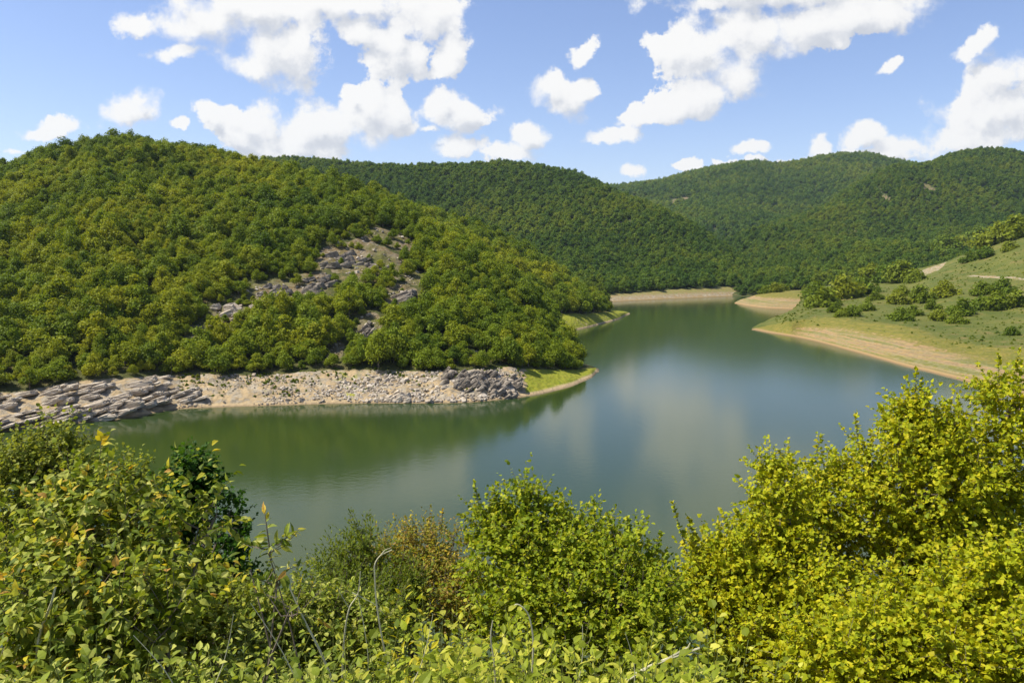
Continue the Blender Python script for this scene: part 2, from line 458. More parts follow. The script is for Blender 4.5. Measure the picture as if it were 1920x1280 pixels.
# ------------------------------------------------------------------ ground materials
def ground_material(name, rock, soil, grass, shelf=False):
    """attributes: bank (0..1 bare bank), scree (0..1), green (0..1 grass on the bank)"""
    m, t = material(name)
    geo = t.new('ShaderNodeNewGeometry'); pos = geo.outputs['Position']
    sp = t.new('ShaderNodeSeparateXYZ'); t.l.new(pos, sp.inputs[0])
    nb = t.noise(pos, 0.08, 6, 0.65); nm = t.noise(pos, 0.5, 6, 0.65); nf = t.noise(pos, 2.2, 5, 0.7)
    vo = t.new('ShaderNodeTexVoronoi'); vo.inputs['Scale'].default_value = 0.9; t.l.new(pos, vo.inputs['Vector'])
    rockc = t.mix(t.maprange(nf, 0.3, 0.7), rock[0], rock[1])
    rockc = t.mix(t.math('MULTIPLY', t.maprange(vo.outputs['Color'], 0.3, 0.9), 0.6), rockc, rock[2])
    soilc = t.mix(t.maprange(nm, 0.35, 0.65), soil[0], soil[1])
    if shelf:   # old water marks follow the level of the lake
        mp = t.new('ShaderNodeMapping'); mp.inputs['Scale'].default_value = (0.015, 0.015, 1.5); t.l.new(pos, mp.inputs['Vector'])
        ns = t.noise(mp.outputs[0], 1.0, 5, 0.7)
        soilc = t.mix(t.maprange(ns, 0.42, 0.62), soilc, soil[2])
        soilc = t.mix(t.math('MULTIPLY', t.maprange(ns, 0.47, 0.56), 0.85), soilc, grass[0])
    grassc = t.mix(t.maprange(nm, 0.3, 0.7), grass[0], grass[1])
    bare = t.attr('bank', 'Fac'); scree = t.attr('scree', 'Fac'); green = t.attr('green', 'Fac')
    jit = t.math('MULTIPLY', t.math('SUBTRACT', nm, 0.5), 1.6)
    rocky = t.maprange(t.math('ADD', nm, t.math('MULTIPLY', jit, 0.4)), 0.42, 0.58)
    bankc = t.mix(rocky, soilc, rockc)
    if shelf: bankc = t.mix(t.math('MULTIPLY', rocky, 0.25), soilc, rockc)
    bankc = t.mix(t.maprange(t.math('ADD', green, jit), 0.35, 0.65), bankc, grassc)
    edge = t.maprange(sp.outputs[2], 0.7, 0.35)
    bankc = t.mix(edge, bankc, soil[0])
    gr = t.mix(t.maprange(nb, 0.3, 0.7), grass[2], grass[3])
    gr = t.mix(t.math('MULTIPLY', t.maprange(t.noise(pos, 0.16, 6, 0.75), 0.52, 0.68), 0.7), gr, soil[1])
    gr = t.mix(t.math('MULTIPLY', t.maprange(nf, 0.4, 0.7), 0.5), gr, grass[2])
    c = t.mix(t.maprange(t.math('ADD', bare, t.math('MULTIPLY', jit, 0.5)), 0.3, 0.7), gr, bankc)
    c = t.mix(t.maprange(t.math('ADD', scree, jit), 0.3, 0.7), c, t.mix(t.maprange(nb, 0.4, 0.65), t.mix(rocky, (0.15, 0.105, 0.05), (0.20, 0.16, 0.10)), (0.105, 0.105, 0.025)) if not shelf else t.mix(rocky, soilc, rockc))
    wet = t.maprange(sp.outputs[2], 0.32, 0.05)
    c = t.mix(t.math('MULTIPLY', wet, 0.55), c, (0.12, 0.085, 0.05))
    hgt = t.math('ADD', t.math('MULTIPLY', nf, 0.5), t.math('MULTIPLY', vo.outputs['Distance'], 0.6))
    p = principled(t, c, 0.9, 0.15, bump(t, hgt, 0.8, 0.5))
    t.l.new(p.outputs[0], t.out.inputs[0])
    return m

ROCK = [(0.33, 0.275, 0.19), (0.21, 0.17, 0.11), (0.44, 0.375, 0.27)]
SOIL = [(0.40, 0.295, 0.16), (0.27, 0.19, 0.09), (0.45, 0.34, 0.19)]
GRASS = [(0.19, 0.215, 0.016), (0.26, 0.25, 0.025), (0.055, 0.062, 0.016), (0.085, 0.085, 0.022)]
GRASS2 = [(0.115, 0.125, 0.018), (0.21, 0.17, 0.035), (0.075, 0.095, 0.016), (0.14, 0.14, 0.028)]
M_near = ground_material('near_hill_ground', ROCK, SOIL, GRASS)
M_far = ground_material('wooded_hill_ground', ROCK, [(0.27, 0.19, 0.085), (0.18, 0.135, 0.055), (0.30, 0.225, 0.11)], [(0.16, 0.16, 0.035), (0.2, 0.18, 0.05), (0.035, 0.055, 0.012), (0.05, 0.065, 0.016)])
M_bank = ground_material('right_bank_ground', ROCK, [(0.31, 0.205, 0.09), (0.20, 0.135, 0.055), (0.37, 0.28, 0.13)], GRASS2, True)

def terrain(name, hill, na, nd, power, mat, attr_fn):
    x, y, z = hill.grid(na, nd, power)
    at = attr_fn(x, y, z)
    if 'dz' in at: z = z + at.pop('dz')
    verts = np.stack([x, y, z], -1).reshape(-1, 3)
    i = np.arange(na - 1)[:, None] * nd + np.arange(nd - 1)[None, :]
    i = i.ravel()
    faces = np.stack([i, i + nd, i + nd + 1, i + 1], -1)
    me = build_mesh(name, verts, faces, mat, smooth_shade=True, attrs={k: v.ravel() for k, v in at.items()})
    return tag(link(name, me), kind='structure')

def near_attr(x, y, z):
    a = x / y
    D, Z = near_hill.knots(a.ravel()); db = D[2].reshape(a.shape); dw = D[1].reshape(a.shape)
    u = a * F * math.cos(PITCH) + 960
    bank = 1 - smooth((y - db + 1.5) / 3.0)
    green = smooth((u - 975) / 25) * 1.0 + 0.25 * smooth(1 - np.abs(u - 660) / 90.0) + 0.12
    on = smooth(z / 0.8)
    rough = on * bank * (1 - smooth((u - 975) / 25))
    q = x * 0.94 - z * 0.35
    dz = rough * (1.1 * (np.abs(2 * fbm(x / 5.0 + y / 9.0, y / 3.0, 5, 4))) - 0.2 + 0.5 * fbm(x / 1.5, y / 1.5, 6, 3))
    sc = scree_mask(x, y)
    dz = dz + sc * 1.2 * fbm(x / 2.0, y / 3.0, 8, 3)
    return {'bank': bank, 'scree': sc, 'green': green, 'dz': dz}
terrain('near_hill', near_hill, 760, 420, 1.7, M_near, near_attr)

def spur_attr(x, y, z):
    a = x / y; D, Z = spur.knots(a.ravel()); db = D[2].reshape(a.shape)
    u = a * F * math.cos(PITCH) + 960
    tip = smooth((u - 1141) / 6)
    bank = np.maximum(1 - smooth((y - db - 1) / 4.0), tip)
    return {'bank': bank, 'scree': 0 * a, 'green': 0.72 + 0.3 * tip}
terrain('spur_hill', spur, 260, 160, 1.3, M_near, spur_attr)
def far_attr(bankd):
    def f(x, y, z):
        a = x / y
        if bankd:
            D, Z = middle_hill.knots(a.ravel()); bank = 1 - smooth((y - D[2].reshape(a.shape) + 2) / 6.0)
        else: bank = 0 * a
        return {'bank': bank, 'scree': 0 * a, 'green': 0.22 + 0.35 * smooth((z - 1.0) / 3.0)}
    return f
terrain('middle_hill', middle_hill, 300, 200, 1.4, M_far, far_attr(True))

BARE = [(1703, 308, 40, 11), (1432, 433, 14, 5), (1658, 372, 8, 4), (1640, 398, 8, 3), (1600, 436, 10, 3), (1270, 378, 22, 5), (1738, 352, 10, 4)]
BARE_W = []
for (u, v, ru, rv) in BARE:
    for nm in ('right', 'far'):
        p = hit(u, v, nm, 600)
        if p is not None: BARE_W.append((p[0], p[1], ru * p[1] / F, 5 * rv * p[1] / F)); break
def bare_mask(x, y):
    m = np.zeros_like(x)
    for (cx, cy, rx, ry) in BARE_W:
        m = np.maximum(m, smooth((1.2 - np.sqrt(((x - cx) / rx) ** 2 + ((y - cy) / ry) ** 2) + 0.8 * fbm(x / 12, y / 12, 91, 3)) / 0.3))
    return m
def right_attr(x, y, z):
    return {'bank': 0 * x, 'scree': bare_mask(x, y), 'green': 0.5 + 0 * x}
terrain('right_hill', right_hill, 320, 200, 1.2, M_far, right_attr)
terrain('far_hill', far_hill, 300, 140, 1.0, M_far, right_attr)

def bank_attr(x, y, z):
    a = x / y; D, Z = right_bank.knots(a.ravel()); dw = D[1].reshape(a.shape); d2 = D[2].reshape(a.shape)
    t = (y - dw) / (d2 - dw)
    u = a * F * math.cos(PITCH) + 960
    bank = 1 - smooth((t - 0.75 + 0.5 * fbm(x / 14, y / 14, 71, 3)) / 0.7)
    green = 0.5 * (1 - smooth((u - 1440) / 110)) + 0.24 + 0.6 * smooth((t - 0.35) / 0.5)
    # terraces cut by old water levels
    st = z / 0.55; fr = st - np.floor(st)
    dz = bank * smooth(z / 0.5) * 0.55 * (smooth((fr - 0.25) / 0.5) - fr) * 1.0
    return {'bank': bank, 'scree': road_mask(x, y), 'green': green, 'dz': dz}
# dirt track: points on the right bank
TRK = [np.array(p) for p in (hit(1738, 512, 'bank'), hit(1752, 500, 'bank'), hit(1756, 488, 'bank')) if p is not None]
TRK2 = [np.array(p) for p in (hit(1820, 517, 'bank'), hit(1880, 521, 'bank'), hit(1925, 524, 'bank')) if p is not None]
def seg_dist(x, y, pts):
    m = np.full(x.shape, 1e9)
    for p, q in zip(pts[:-1], pts[1:]):
        dx, dy = q[0] - p[0], q[1] - p[1]
        t = np.clip(((x - p[0]) * dx + (y - p[1]) * dy) / (dx * dx + dy * dy), 0, 1)
        m = np.minimum(m, np.hypot(x - p[0] - t * dx, y - p[1] - t * dy))
    return m
def road_mask(x, y):
    m = np.zeros_like(x)
    if len(TRK) > 1: m = np.maximum(m, smooth((7.5 - seg_dist(x, y, TRK)) / 1.5))
    if len(TRK2) > 1: m = np.maximum(m, smooth((2.5 - seg_dist(x, y, TRK2)) / 1.2))
    return m
terrain('right_bank', right_bank, 520, 420, 1.5, M_bank, bank_attr)
terrain('small_point', small_point, 140, 120, 1.2, M_bank, lambda x, y, z: {'bank': 1 - smooth((z - 6.5) / 2.0), 'scree': 0 * x, 'green': 0.15 + 0.6 * smooth((z - 3.5) / 2.5)})

# the slope the viewer stands on
def slope_z(x, y):
    z = 28.35 - 0.42 * np.clip(y - 0.8, 0, 7.2) - 0.62 * np.maximum(y - 8.0, 0)
    return z + 0.5 * fbm(x / 3.0, y / 3.0, 81, 3) * smooth((np.hypot(x, y) - 0.5) / 2) + 3.0 * fbm(x / 25.0, y / 25.0, 83, 2) * smooth((y - 6) / 20)
gx, gy = np.meshgrid(np.linspace(-90, 90, 181), np.concatenate([np.linspace(-40, -2, 20), np.linspace(-1.6, 12, 60), np.linspace(13, 75, 50)]), indexing='ij')
gz = slope_z(gx, gy)
nd = gx.shape[1]
i = (np.arange(gx.shape[0] - 1)[:, None] * nd + np.arange(nd - 1)[None, :]).ravel()
me = build_mesh('slope', np.stack([gx, gy, gz], -1).reshape(-1, 3), np.stack([i, i + nd, i + nd + 1, i + 1], -1), M_near, smooth_shade=True,
                attrs={'bank': np.zeros(gx.size), 'scree': np.zeros(gx.size), 'green': np.zeros(gx.size)})
tag(link('foreground_slope', me), kind='structure')
# lake bed and wide ground out to the horizon
m, t = material('lake_bed')
p = principled(t, (0.06, 0.07, 0.035), 0.9); t.l.new(p.outputs[0], t.out.inputs[0])
me = build_mesh('lake_bed', [(-3300, -250, -6), (3300, -250, -6), (3300, 3600, -6), (-3300, 3600, -6)], np.array([[0, 1, 2, 3]]), m)
tag(link('lake_bed', me), kind='structure')

# ------------------------------------------------------------------ water
m, t = material('lake_water')
geo = t.new('ShaderNodeNewGeometry'); pos = geo.outputs['Position']
n1 = t.noise(pos, 0.9, 3, 0.55); n2 = t.noise(pos, 4.0, 3, 0.6)
hh = t.math('ADD', t.math('MULTIPLY', n1, 0.6), t.math('MULTIPLY', n2, 0.22))
big = t.noise(pos, 0.012, 3, 0.5)
p = principled(t, t.mix(t.maprange(big, 0.35, 0.65), (0.030, 0.049, 0.009), (0.026, 0.047, 0.014)), 0.09, 0.40, bump(t, hh, 0.035, 0.5))
p.inputs['IOR'].default_value = 1.333
t.l.new(p.outputs[0], t.out.inputs[0])
me = build_mesh('water', [(-1500, 10, 0), (1500, 10, 0), (1500, 1300, 0), (-1500, 1300, 0)], np.array([[0, 1, 2, 3]]), m)
tag(link('water', me), kind='structure')

# ------------------------------------------------------------------ foliage materials
def leaf_material(name, trans=0.35, rough=0.5, spec=0.25, tint=(1, 1, 1), per_object=None):
    m, t = material(name)
    if per_object is None:
        c = t.attr('col')
        c = t.mix(1.0, c, tint, 'MULTIPLY')
    else:
        oi = t.new('ShaderNodeObjectInfo')
        ln = t.noise(oi.outputs['Location'], per_object[3], 3, 0.5)
        f = t.math('ADD', t.math('MULTIPLY', oi.outputs['Random'], 0.55), t.math('MULTIPLY', t.maprange(ln, 0.3, 0.7), 0.45))
        c = t.ramp(f, [(0.12, per_object[0]), (0.5, per_object[1]), (0.9, per_object[2])])
        c = t.mix(1.0, c, t.attr('col'), 'MULTIPLY')
    d = principled(t, c, rough, spec)
    tr = t.new('ShaderNodeBsdfTranslucent')
    hs = t.new('ShaderNodeMix', data_type='RGBA', blend_type='MULTIPLY'); hs.inputs[0].default_value = 1.0
    t.l.new(c, hs.inputs[6]); hs.inputs[7].default_value = (1.25, 1.15, 0.55, 1)
    t.l.new(hs.outputs[2], tr.inputs[0])
    mx = t.new('ShaderNodeMixShader'); mx.inputs[0].default_value = trans
    t.l.new(d.outputs[0], mx.inputs[1]); t.l.new(tr.outputs[0], mx.inputs[2])
    t.l.new(mx.outputs[0], t.out.inputs[0])
    return m
M_tree = leaf_material('near_hill_leaves', 0.38, 0.6, 0.15, per_object=((0.095, 0.155, 0.008), (0.195, 0.255, 0.011), (0.31, 0.325, 0.014), 0.016))
M_mid = leaf_material('middle_hill_leaves', 0.38, 0.6, 0.15, per_object=((0.060, 0.122, 0.012), (0.110, 0.180, 0.014), (0.20, 0.245, 0.016), 0.006))  # darker than the near leaves: cloud shadow over the hills beyond, put into the colour
M_shrub = leaf_material('shrub_leaves', 0.38, 0.6, 0.15, per_object=((0.10, 0.16, 0.010), (0.16, 0.215, 0.012), (0.23, 0.255, 0.014), 0.02))
m, t = material('bark')
tcn = t.new('ShaderNodeTexCoord')
p = principled(t, t.mix(t.noise(tcn.outputs['Object'], 9, 5), (0.10, 0.075, 0.05), (0.22, 0.18, 0.13)), 0.9, 0.1); t.l.new(p.outputs[0], t.out.inputs[0])
M_bark = m

def tube(pts, rad, sides=5):
    """tapered tube through points -> verts, quads"""
    pts = np.asarray(pts, float); n = len(pts); rad = np.broadcast_to(rad, (n,))
    tan = np.gradient(pts, axis=0); tan /= np.linalg.norm(tan, axis=1)[:, None] + 1e-9
    ref = np.array([0.31, 0.77, 0.55])
    s = np.cross(tan, ref); s /= np.linalg.norm(s, axis=1)[:, None] + 1e-9
    b = np.cross(tan, s)
    an = np.arange(sides) / sides * 2 * math.pi
    v = pts[:, None] + rad[:, None, None] * (np.cos(an)[None, :, None] * s[:, None] + np.sin(an)[None, :, None] * b[:, None])
    f = []
    for k in range(n - 1):
        for j in range(sides):
            f.append((k * sides + j, k * sides + (j + 1) % sides, (k + 1) * sides + (j + 1) % sides, (k + 1) * sides + j))
    return v.reshape(-1, 3), np.array(f)

def join(parts):
    V, Fs, o = [], [], 0
    for v, f in parts:
        V.append(v); Fs.append(np.asarray(f) + o); o += len(v)
    return np.concatenate(V), np.concatenate(Fs)

def unit(v): return v / (np.linalg.norm(v, axis=-1, keepdims=True) + 1e-9)

def make_crown(rng, H, Wd, nl, n, size):
    """leaf clumps on the skins of many lobes"""
    c = []
    for k in range(nl):
        th = rng.uniform(0, 6.28); rr = Wd * 0.41 * math.sqrt(rng.uniform(0, 1))
        zz = H * (0.24 + 0.50 * rng.uniform(0, 1) * (1 - 0.6 * (rr / (Wd * 0.36)) ** 2))
        c.append((rr * math.cos(th), rr * math.sin(th), zz, Wd * rng.uniform(0.09, 0.23)))
    c.append((0, 0, H * 0.72, Wd * 0.2))
    c = np.array(c)
    k = rng.choice(len(c), n, p=c[:, 3] ** 2 / (c[:, 3] ** 2).sum())
    dirs = unit(rng.normal(size=(n, 3)) + np.array([0, 0, 0.35]))
    rad = c[k, 3] * (0.66 + 0.85 * rng.uniform(0, 1, n) ** 1.8)
    pos = c[k, :3] + dirs * rad[:, None] * np.array([1, 1, 0.85])
    # drop leaves deep in a neighbour
    keep = np.ones(n, bool)
    for q in c:
        keep &= (np.linalg.norm((pos - q[:3]) / np.array([1, 1, .85]), axis=1) > q[3] * 0.55)
    pos, dirs = pos[keep], dirs[keep]; n = len(pos)
    nrm = unit(dirs * 0.8 + rng.normal(size=(n, 3)) * 0.55 + np.array([0, 0, 0.25]))
    a = unit(np.cross(nrm, rng.normal(size=(n, 3)))); b = np.cross(nrm, a)
    s = size * rng.uniform(0.6, 1.3, n)[:, None]
    v = np.stack([pos - a * s, pos + b * s * 0.6 + nrm * s * 0.15, pos + a * s, pos - b * s * 0.6 - nrm * s * 0.1], 1).reshape(-1, 3)
    f = np.arange(4 * n).reshape(n, 4)
    col = np.repeat(rng.uniform(0.75, 1.2, n), 4)[:, None] * np.ones(3)
    return v, f, col, c

def make_trunk(rng, H, c):
    parts = [tube([(0, 0, -0.6), (0.05, 0.03, H * 0.2), (0.0, 0.1, H * 0.45), (0.05, 0, H * 0.7)], [H * 0.03, H * 0.022, H * 0.015, H * 0.006], 6)]
    for q in c[:6]:
        parts.append(tube([(0.03, 0.05, H * 0.25), (q[0] * 0.5, q[1] * 0.5, (H * 0.25 + q[2]) / 2 - 0.1), tuple(q[:3])], [H * 0.012, H * 0.008, H * 0.003], 4))
    return join(parts)

rng = np.random.RandomState(11)
PROTO = []          # (crown mesh, trunk mesh)
for k in range(11):
    H = 6.3 * rng.uniform(0.75, 1.3); Wd = 6.0 * rng.uniform(0.75, 1.2)
    v, f, c, lob = make_crown(rng, H, Wd, rng.randint(12, 24), 3600, 0.25)
    tv, tf = make_trunk(rng, H, lob)
    PROTO.append((build_mesh('tree_crown', v, f, M_tree, col=c), build_mesh('tree_trunk', tv, tf, M_bark, smooth_shade=True),
                  (v, f, c, tv, tf), H, Wd))

def proto_collection(name, mat, nleaf, size, k0, shape=(6.5, 6.0)):
    """whole trees (crown and trunk in one mesh) for the woods too numerous to count"""
    cl = bpy.data.collections.new(name)
    r = np.random.RandomState(k0)
    for k in range(6):
        H = shape[0] * r.uniform(0.85, 1.15); Wd = shape[1] * r.uniform(0.85, 1.15)
        v, f, c, lob = make_crown(r, H, Wd, 11, nleaf, size)
        tv, tf = make_trunk(r, H, lob)
        me = build_mesh('wood_tree', np.concatenate([v, tv]), np.concatenate([f, tf + len(v)]), [mat, M_bark],
                        midx=np.concatenate([np.zeros(len(f)), np.ones(len(tf))]), col=np.concatenate([c, np.ones((len(tv), 3))]))
        o = bpy.data.objects.new('wood_tree', me); cl.objects.link(o)
    return cl

def scatter_group(coll):
    gn = bpy.data.node_groups.new('scatter_' + coll.name, 'GeometryNodeTree')
    gn.interface.new_socket('Geometry', in_out='INPUT', socket_type='NodeSocketGeometry')
    gn.interface.new_socket('Geometry', in_out='OUTPUT', socket_type='NodeSocketGeometry')
    n = gn.nodes; l = gn.links
    a = n.new('NodeGroupInput'); b = n.new('NodeGroupOutput')
    m2p = n.new('GeometryNodeMeshToPoints')
    ci = n.new('GeometryNodeCollectionInfo'); ci.inputs['Collection'].default_value = coll
    ci.inputs['Separate Children'].default_value = True; ci.inputs['Reset Children'].default_value = True
    ip = n.new('GeometryNodeInstanceOnPoints'); ip.inputs['Pick Instance'].default_value = True
    def at(nm, ty):
        q = n.new('GeometryNodeInputNamedAttribute'); q.data_type = ty; q.inputs['Name'].default_value = nm
        return q.outputs[0]
    l.new(a.outputs[0], m2p.inputs[0]); l.new(m2p.outputs[0], ip.inputs['Points'])
    l.new(ci.outputs[0], ip.inputs['Instance'])
    l.new(at('idx', 'INT'), ip.inputs['Instance Index'])
    er = n.new('FunctionNodeEulerToRotation'); l.new(at('rot', 'FLOAT_VECTOR'), er.inputs[0])
    l.new(er.outputs[0], ip.inputs['Rotation'])
    l.new(at('scl', 'FLOAT_VECTOR'), ip.inputs['Scale'])
    l.new(ip.outputs[0], b.inputs[0])
    return gn

def scatter(name, pts, rot, scl, coll, label, cat):
    me = bpy.data.meshes.new(name)
    me.vertices.add(len(pts)); me.vertices.foreach_set('co', np.asarray(pts, np.float32).ravel())
    a = me.attributes.new('idx', 'INT', 'POINT'); a.data.foreach_set('value', R.randint(0, 997, len(pts)).astype(np.int32))
    a = me.attributes.new('rot', 'FLOAT_VECTOR', 'POINT'); a.data.foreach_set('vector', np.asarray(rot, np.float32).ravel())
    a = me.attributes.new('scl', 'FLOAT_VECTOR', 'POINT'); a.data.foreach_set('vector', np.asarray(scl, np.float32).ravel())
    o = link(name, me)
    mod = o.modifiers.new('scatter', 'NODES'); mod.node_group = scatter_group(coll)
    return tag(o, label, cat, kind='stuff')

def spots(hill_name, x0, x1, y0, y1, step, others):
    nx, ny = int((x1 - x0) / step), int((y1 - y0) / step)
    X, Y = np.meshgrid(x0 + (np.arange(nx) + 0.5) * step, y0 + (np.arange(ny) + 0.5) * step, indexing='ij')
    X = X.ravel() + R.uniform(-0.45, 0.45, X.size) * step; Y = Y.ravel() + R.uniform(-0.45, 0.45, Y.size) * step
    h = HILLS[hill_name]
    a = X / Y
    ok = (a > h.A[0] + 0.002) & (a < h.A[-1] - 0.002) & (np.abs(a) < 0.76)
    X, Y = X[ok], Y[ok]
    z = h.height(X, Y)
    D, Z = h.knots(X / Y)
    ok = (z > 0.5)
    for o in others: ok &= HILLS[o].height(X, Y) <= z + 0.05
    return X[ok], Y[ok], z[ok], D[:, ok], Z[:, ok]

# --- near hill: the largest trees are things, the rest is one wood
X, Y, Z, D, ZK = spots('near', -340, 60, 120, 470, 2.8, ['spur'])
u = X / Y * F * math.cos(PITCH) + 960
ok = (Y > D[2] + 0.5 + 2.5 * fbm(X / 12, Y / 12, 15, 2)) & (Y < D[3] + 14) & (u < 1074)
ok &= scree_mask(X, Y) < R.uniform(0.25, 1.12, len(X))
ok &= R.uniform(0, 1, len(X)) > 0.22 * scree_near(X, Y)
X, Y, Z, u, db = X[ok], Y[ok], Z[ok], u[ok], D[2][ok]
scale = 0.38 + 0.68 * R.uniform(0, 1, len(X)) ** 1.8
scale *= 1 - 0.45 * smooth(scree_mask(X, Y) + 0.6 * (scree_near(X, Y)))
scale *= 1.0 + 0.35 * fbm(X / 30, Y / 30, 19, 2) + 0.08
scale *= np.where(Y - db < 6, 0.85, 1.0)
rz = R.uniform(0, 6.28, len(X))
near_front = (u > 0) & (u < 1084)
# front rows first: those not covered by their neighbours downhill
order = np.argsort(np.where(near_front, (Y - db) - 6.0 * scale, 1e9))
single = order[:285]
rest = np.setdiff1d(np.arange(len(X)), single)

def tree_label(u, y, rowd, sc):
    size = 'large' if sc > 1.05 else 'small' if sc < 0.72 else 'medium'
    row = 'in the front row' if rowd < 6 else 'in the second rank' if rowd < 14 else 'higher up the slope'
    where = ('above the slanting pale rocks at the left' if u < 365 else 'above the stony bank below the scree' if u < 640
             else 'above the rubble bank' if u < 830 else 'above the grey crag' if u < 985 else 'above the grassy spit at the tip')
    return f'{size} rounded green tree {row} {where}'
for n, k in enumerate(single):
    pr = PROTO[R.randint(len(PROTO))]
    lab = tree_label(u[k], Y[k], Y[k] - db[k], scale[k])
    t_ = thing('broadleaf_tree', lab, 'tree', (X[k], Y[k], Z[k]), lab.split(' tree ')[1].capitalize().replace('In', 'trees in', 1).replace('Higher', 'trees higher', 1), rz[k], scale[k])
    t_.scale = (scale[k] * R.uniform(0.8, 1.25), scale[k] * R.uniform(0.8, 1.25), scale[k] * R.uniform(0.75, 1.3)); t_.rotation_euler = (R.uniform(-.12, .12), R.uniform(-.12, .12), rz[k])
    link('crown', pr[0], t_); link('trunk', pr[1], t_)
C_near = bpy.data.collections.new('near_wood')
for pr in PROTO:
    v, f, c, tv, tf = pr[2]
    me = build_mesh('wood_tree', np.concatenate([v, tv]), np.concatenate([f, tf + len(v)]), [M_tree, M_bark],
                    midx=np.concatenate([np.zeros(len(f)), np.ones(len(tf))]), col=np.concatenate([c, np.ones((len(tv), 3))]))
    C_near.objects.link(bpy.data.objects.new('wood_tree', me))
def place(name, X, Y, Z, sc, coll, label, cat='wood'):
    n = len(X); rot = np.zeros((n, 3)); rot[:, 2] = R.uniform(0, 6.28, n)
    rot[:, :2] = R.uniform(-0.08, 0.08, (n, 2))
    s = sc[:, None] * np.stack([R.uniform(0.8, 1.25, n), R.uniform(0.8, 1.25, n), R.uniform(0.75, 1.3, n)], -1)
    return scatter(name, np.stack([X, Y, Z], -1), rot, s, coll, label, cat)
place('hillside_wood', X[rest], Y[rest], Z[rest], scale[rest], C_near, 'dense olive green broadleaf wood over the near left hill')

X, Y, Z, D, ZK = spots('spur', -160, 80, 300, 520, 4.6, ['near'])
u = X / Y * F * math.cos(PITCH) + 960
ok = (Y > D[2] + 2) & (Y < D[3] + 14) & (u < 1140)
place('spur_wood', X[ok], Y[ok], Z[ok], R.uniform(0.85, 1.5, ok.sum()), C_near, 'dark green wood on the second spur behind the near hill')

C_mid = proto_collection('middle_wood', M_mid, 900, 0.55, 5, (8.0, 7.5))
X, Y, Z, D, ZK = spots('mid', -420, 380, 520, 1090, 4.9, ['near', 'spur', 'point'])
u = X / Y * F * math.cos(PITCH) + 960
ok = (Y > D[2] + 1) & (Y < D[4] + 14) & (u > 330)
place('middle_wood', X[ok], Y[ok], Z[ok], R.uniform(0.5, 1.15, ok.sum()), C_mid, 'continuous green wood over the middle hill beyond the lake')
X, Y, Z, D, ZK = spots('right', 90, 1080, 590, 1530, 6.2, ['near', 'spur', 'mid', 'bank', 'point'])
ok = (Y < D[3] + 20) & (bare_mask(X, Y) < 0.4)
u = X / Y * F * math.cos(PITCH) + 960
ok &= R.uniform(0, 1, len(X)) < np.where(Y < 800, 0.9, 1.0)
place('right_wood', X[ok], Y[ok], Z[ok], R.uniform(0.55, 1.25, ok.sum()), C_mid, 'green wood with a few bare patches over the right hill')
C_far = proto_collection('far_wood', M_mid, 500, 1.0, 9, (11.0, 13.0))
X, Y, Z, D, ZK = spots('far', 80, 1600, 1170, 2230, 10.5, ['mid', 'right'])
ok = (Y < D[2] + 25) & (bare_mask(X, Y) < 0.4)
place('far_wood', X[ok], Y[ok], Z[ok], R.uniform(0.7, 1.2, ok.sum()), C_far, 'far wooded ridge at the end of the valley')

# ------------------------------------------------------------------ rocks
m, t = material('pale_rock')
tcn = t.new('ShaderNodeTexCoord'); geo = t.new('ShaderNodeNewGeometry')
pos = geo.outputs['Position']
mp = t.new('ShaderNodeMapping'); mp.inputs['Rotation'].default_value = (0, math.radians(22), 0); mp.inputs['Scale'].default_value = (0.25, 0.5, 2.2); t.l.new(pos, mp.inputs['Vector'])
st = t.noise(mp.outputs[0], 1.3, 6, 0.7)
c = t.ramp(st, [(0.3, (0.25, 0.195, 0.135)), (0.5, (0.48, 0.405, 0.30)), (0.7, (0.66, 0.59, 0.48))])
nf = t.noise(pos, 3.0, 6, 0.7)
c = t.mix(t.math('MULTIPLY', t.maprange(nf, 0.45, 0.7), 0.5), c, (0.30, 0.23, 0.15))
p = principled(t, c, 0.9, 0.2, bump(t, t.math('ADD', st, t.math('MULTIPLY', nf, 0.5)), 0.9, 0.4)); t.l.new(p.outputs[0], t.out.inputs[0])
M_rock = m
m, t = material('grey_rock')
geo = t.new('ShaderNodeNewGeometry'); pos = geo.outputs['Position']
nf = t.noise(pos, 0.9, 7, 0.7)
c = t.ramp(nf, [(0.3, (0.10, 0.08, 0.06)), (0.5, (0.215, 0.18, 0.135)), (0.7, (0.36, 0.315, 0.25))])
p = principled(t, c, 0.9, 0.2, bump(t, nf, 0.9, 0.5)); t.l.new(p.outputs[0], t.out.inputs[0])
M_grey = m

def blocky(rng, sx, sy, sz):
    """an angular block: a subdivided box with chipped corners and layered faces"""
    n = 6
    l = np.linspace(-1, 1, n)
    V = {}; F_ = []
    def idx(p):
        k = tuple(np.round(p, 4)); return V.setdefault(k, len(V))
    for ax in range(3):
        for s in (-1, 1):
            for i in range(n - 1):
                for j in range(n - 1):
                    q = []
                    for (a, b) in ((i, j), (i + 1, j), (i + 1, j + 1), (i, j + 1)):
                        p = [0, 0, 0]; p[ax] = s; p[(ax + 1) % 3] = l[a]; p[(ax + 2) % 3] = l[b]; q.append(idx(p))
                    F_.append(q if s > 0 else q[::-1])
    P_ = np.array(list(V.keys()), float)
    r = np.linalg.norm(P_, axis=1)
    P_ *= (1 - 0.22 * np.clip(r - 1.05, 0, 1))[:, None]
    o = rng.uniform(0, 100)
    nz = np.stack([fbm(P_[:, 0] * 1.3 + o + k * 7 + P_[:, 2], P_[:, 1] * 1.3 + o + P_[:, 2] * 1.7, k, 3) for k in range(3)], -1)
    P_ += nz * np.array([0.35, 0.35, 0.5])
    return P_ * np.array([sx, sy, sz]), np.array(F_)
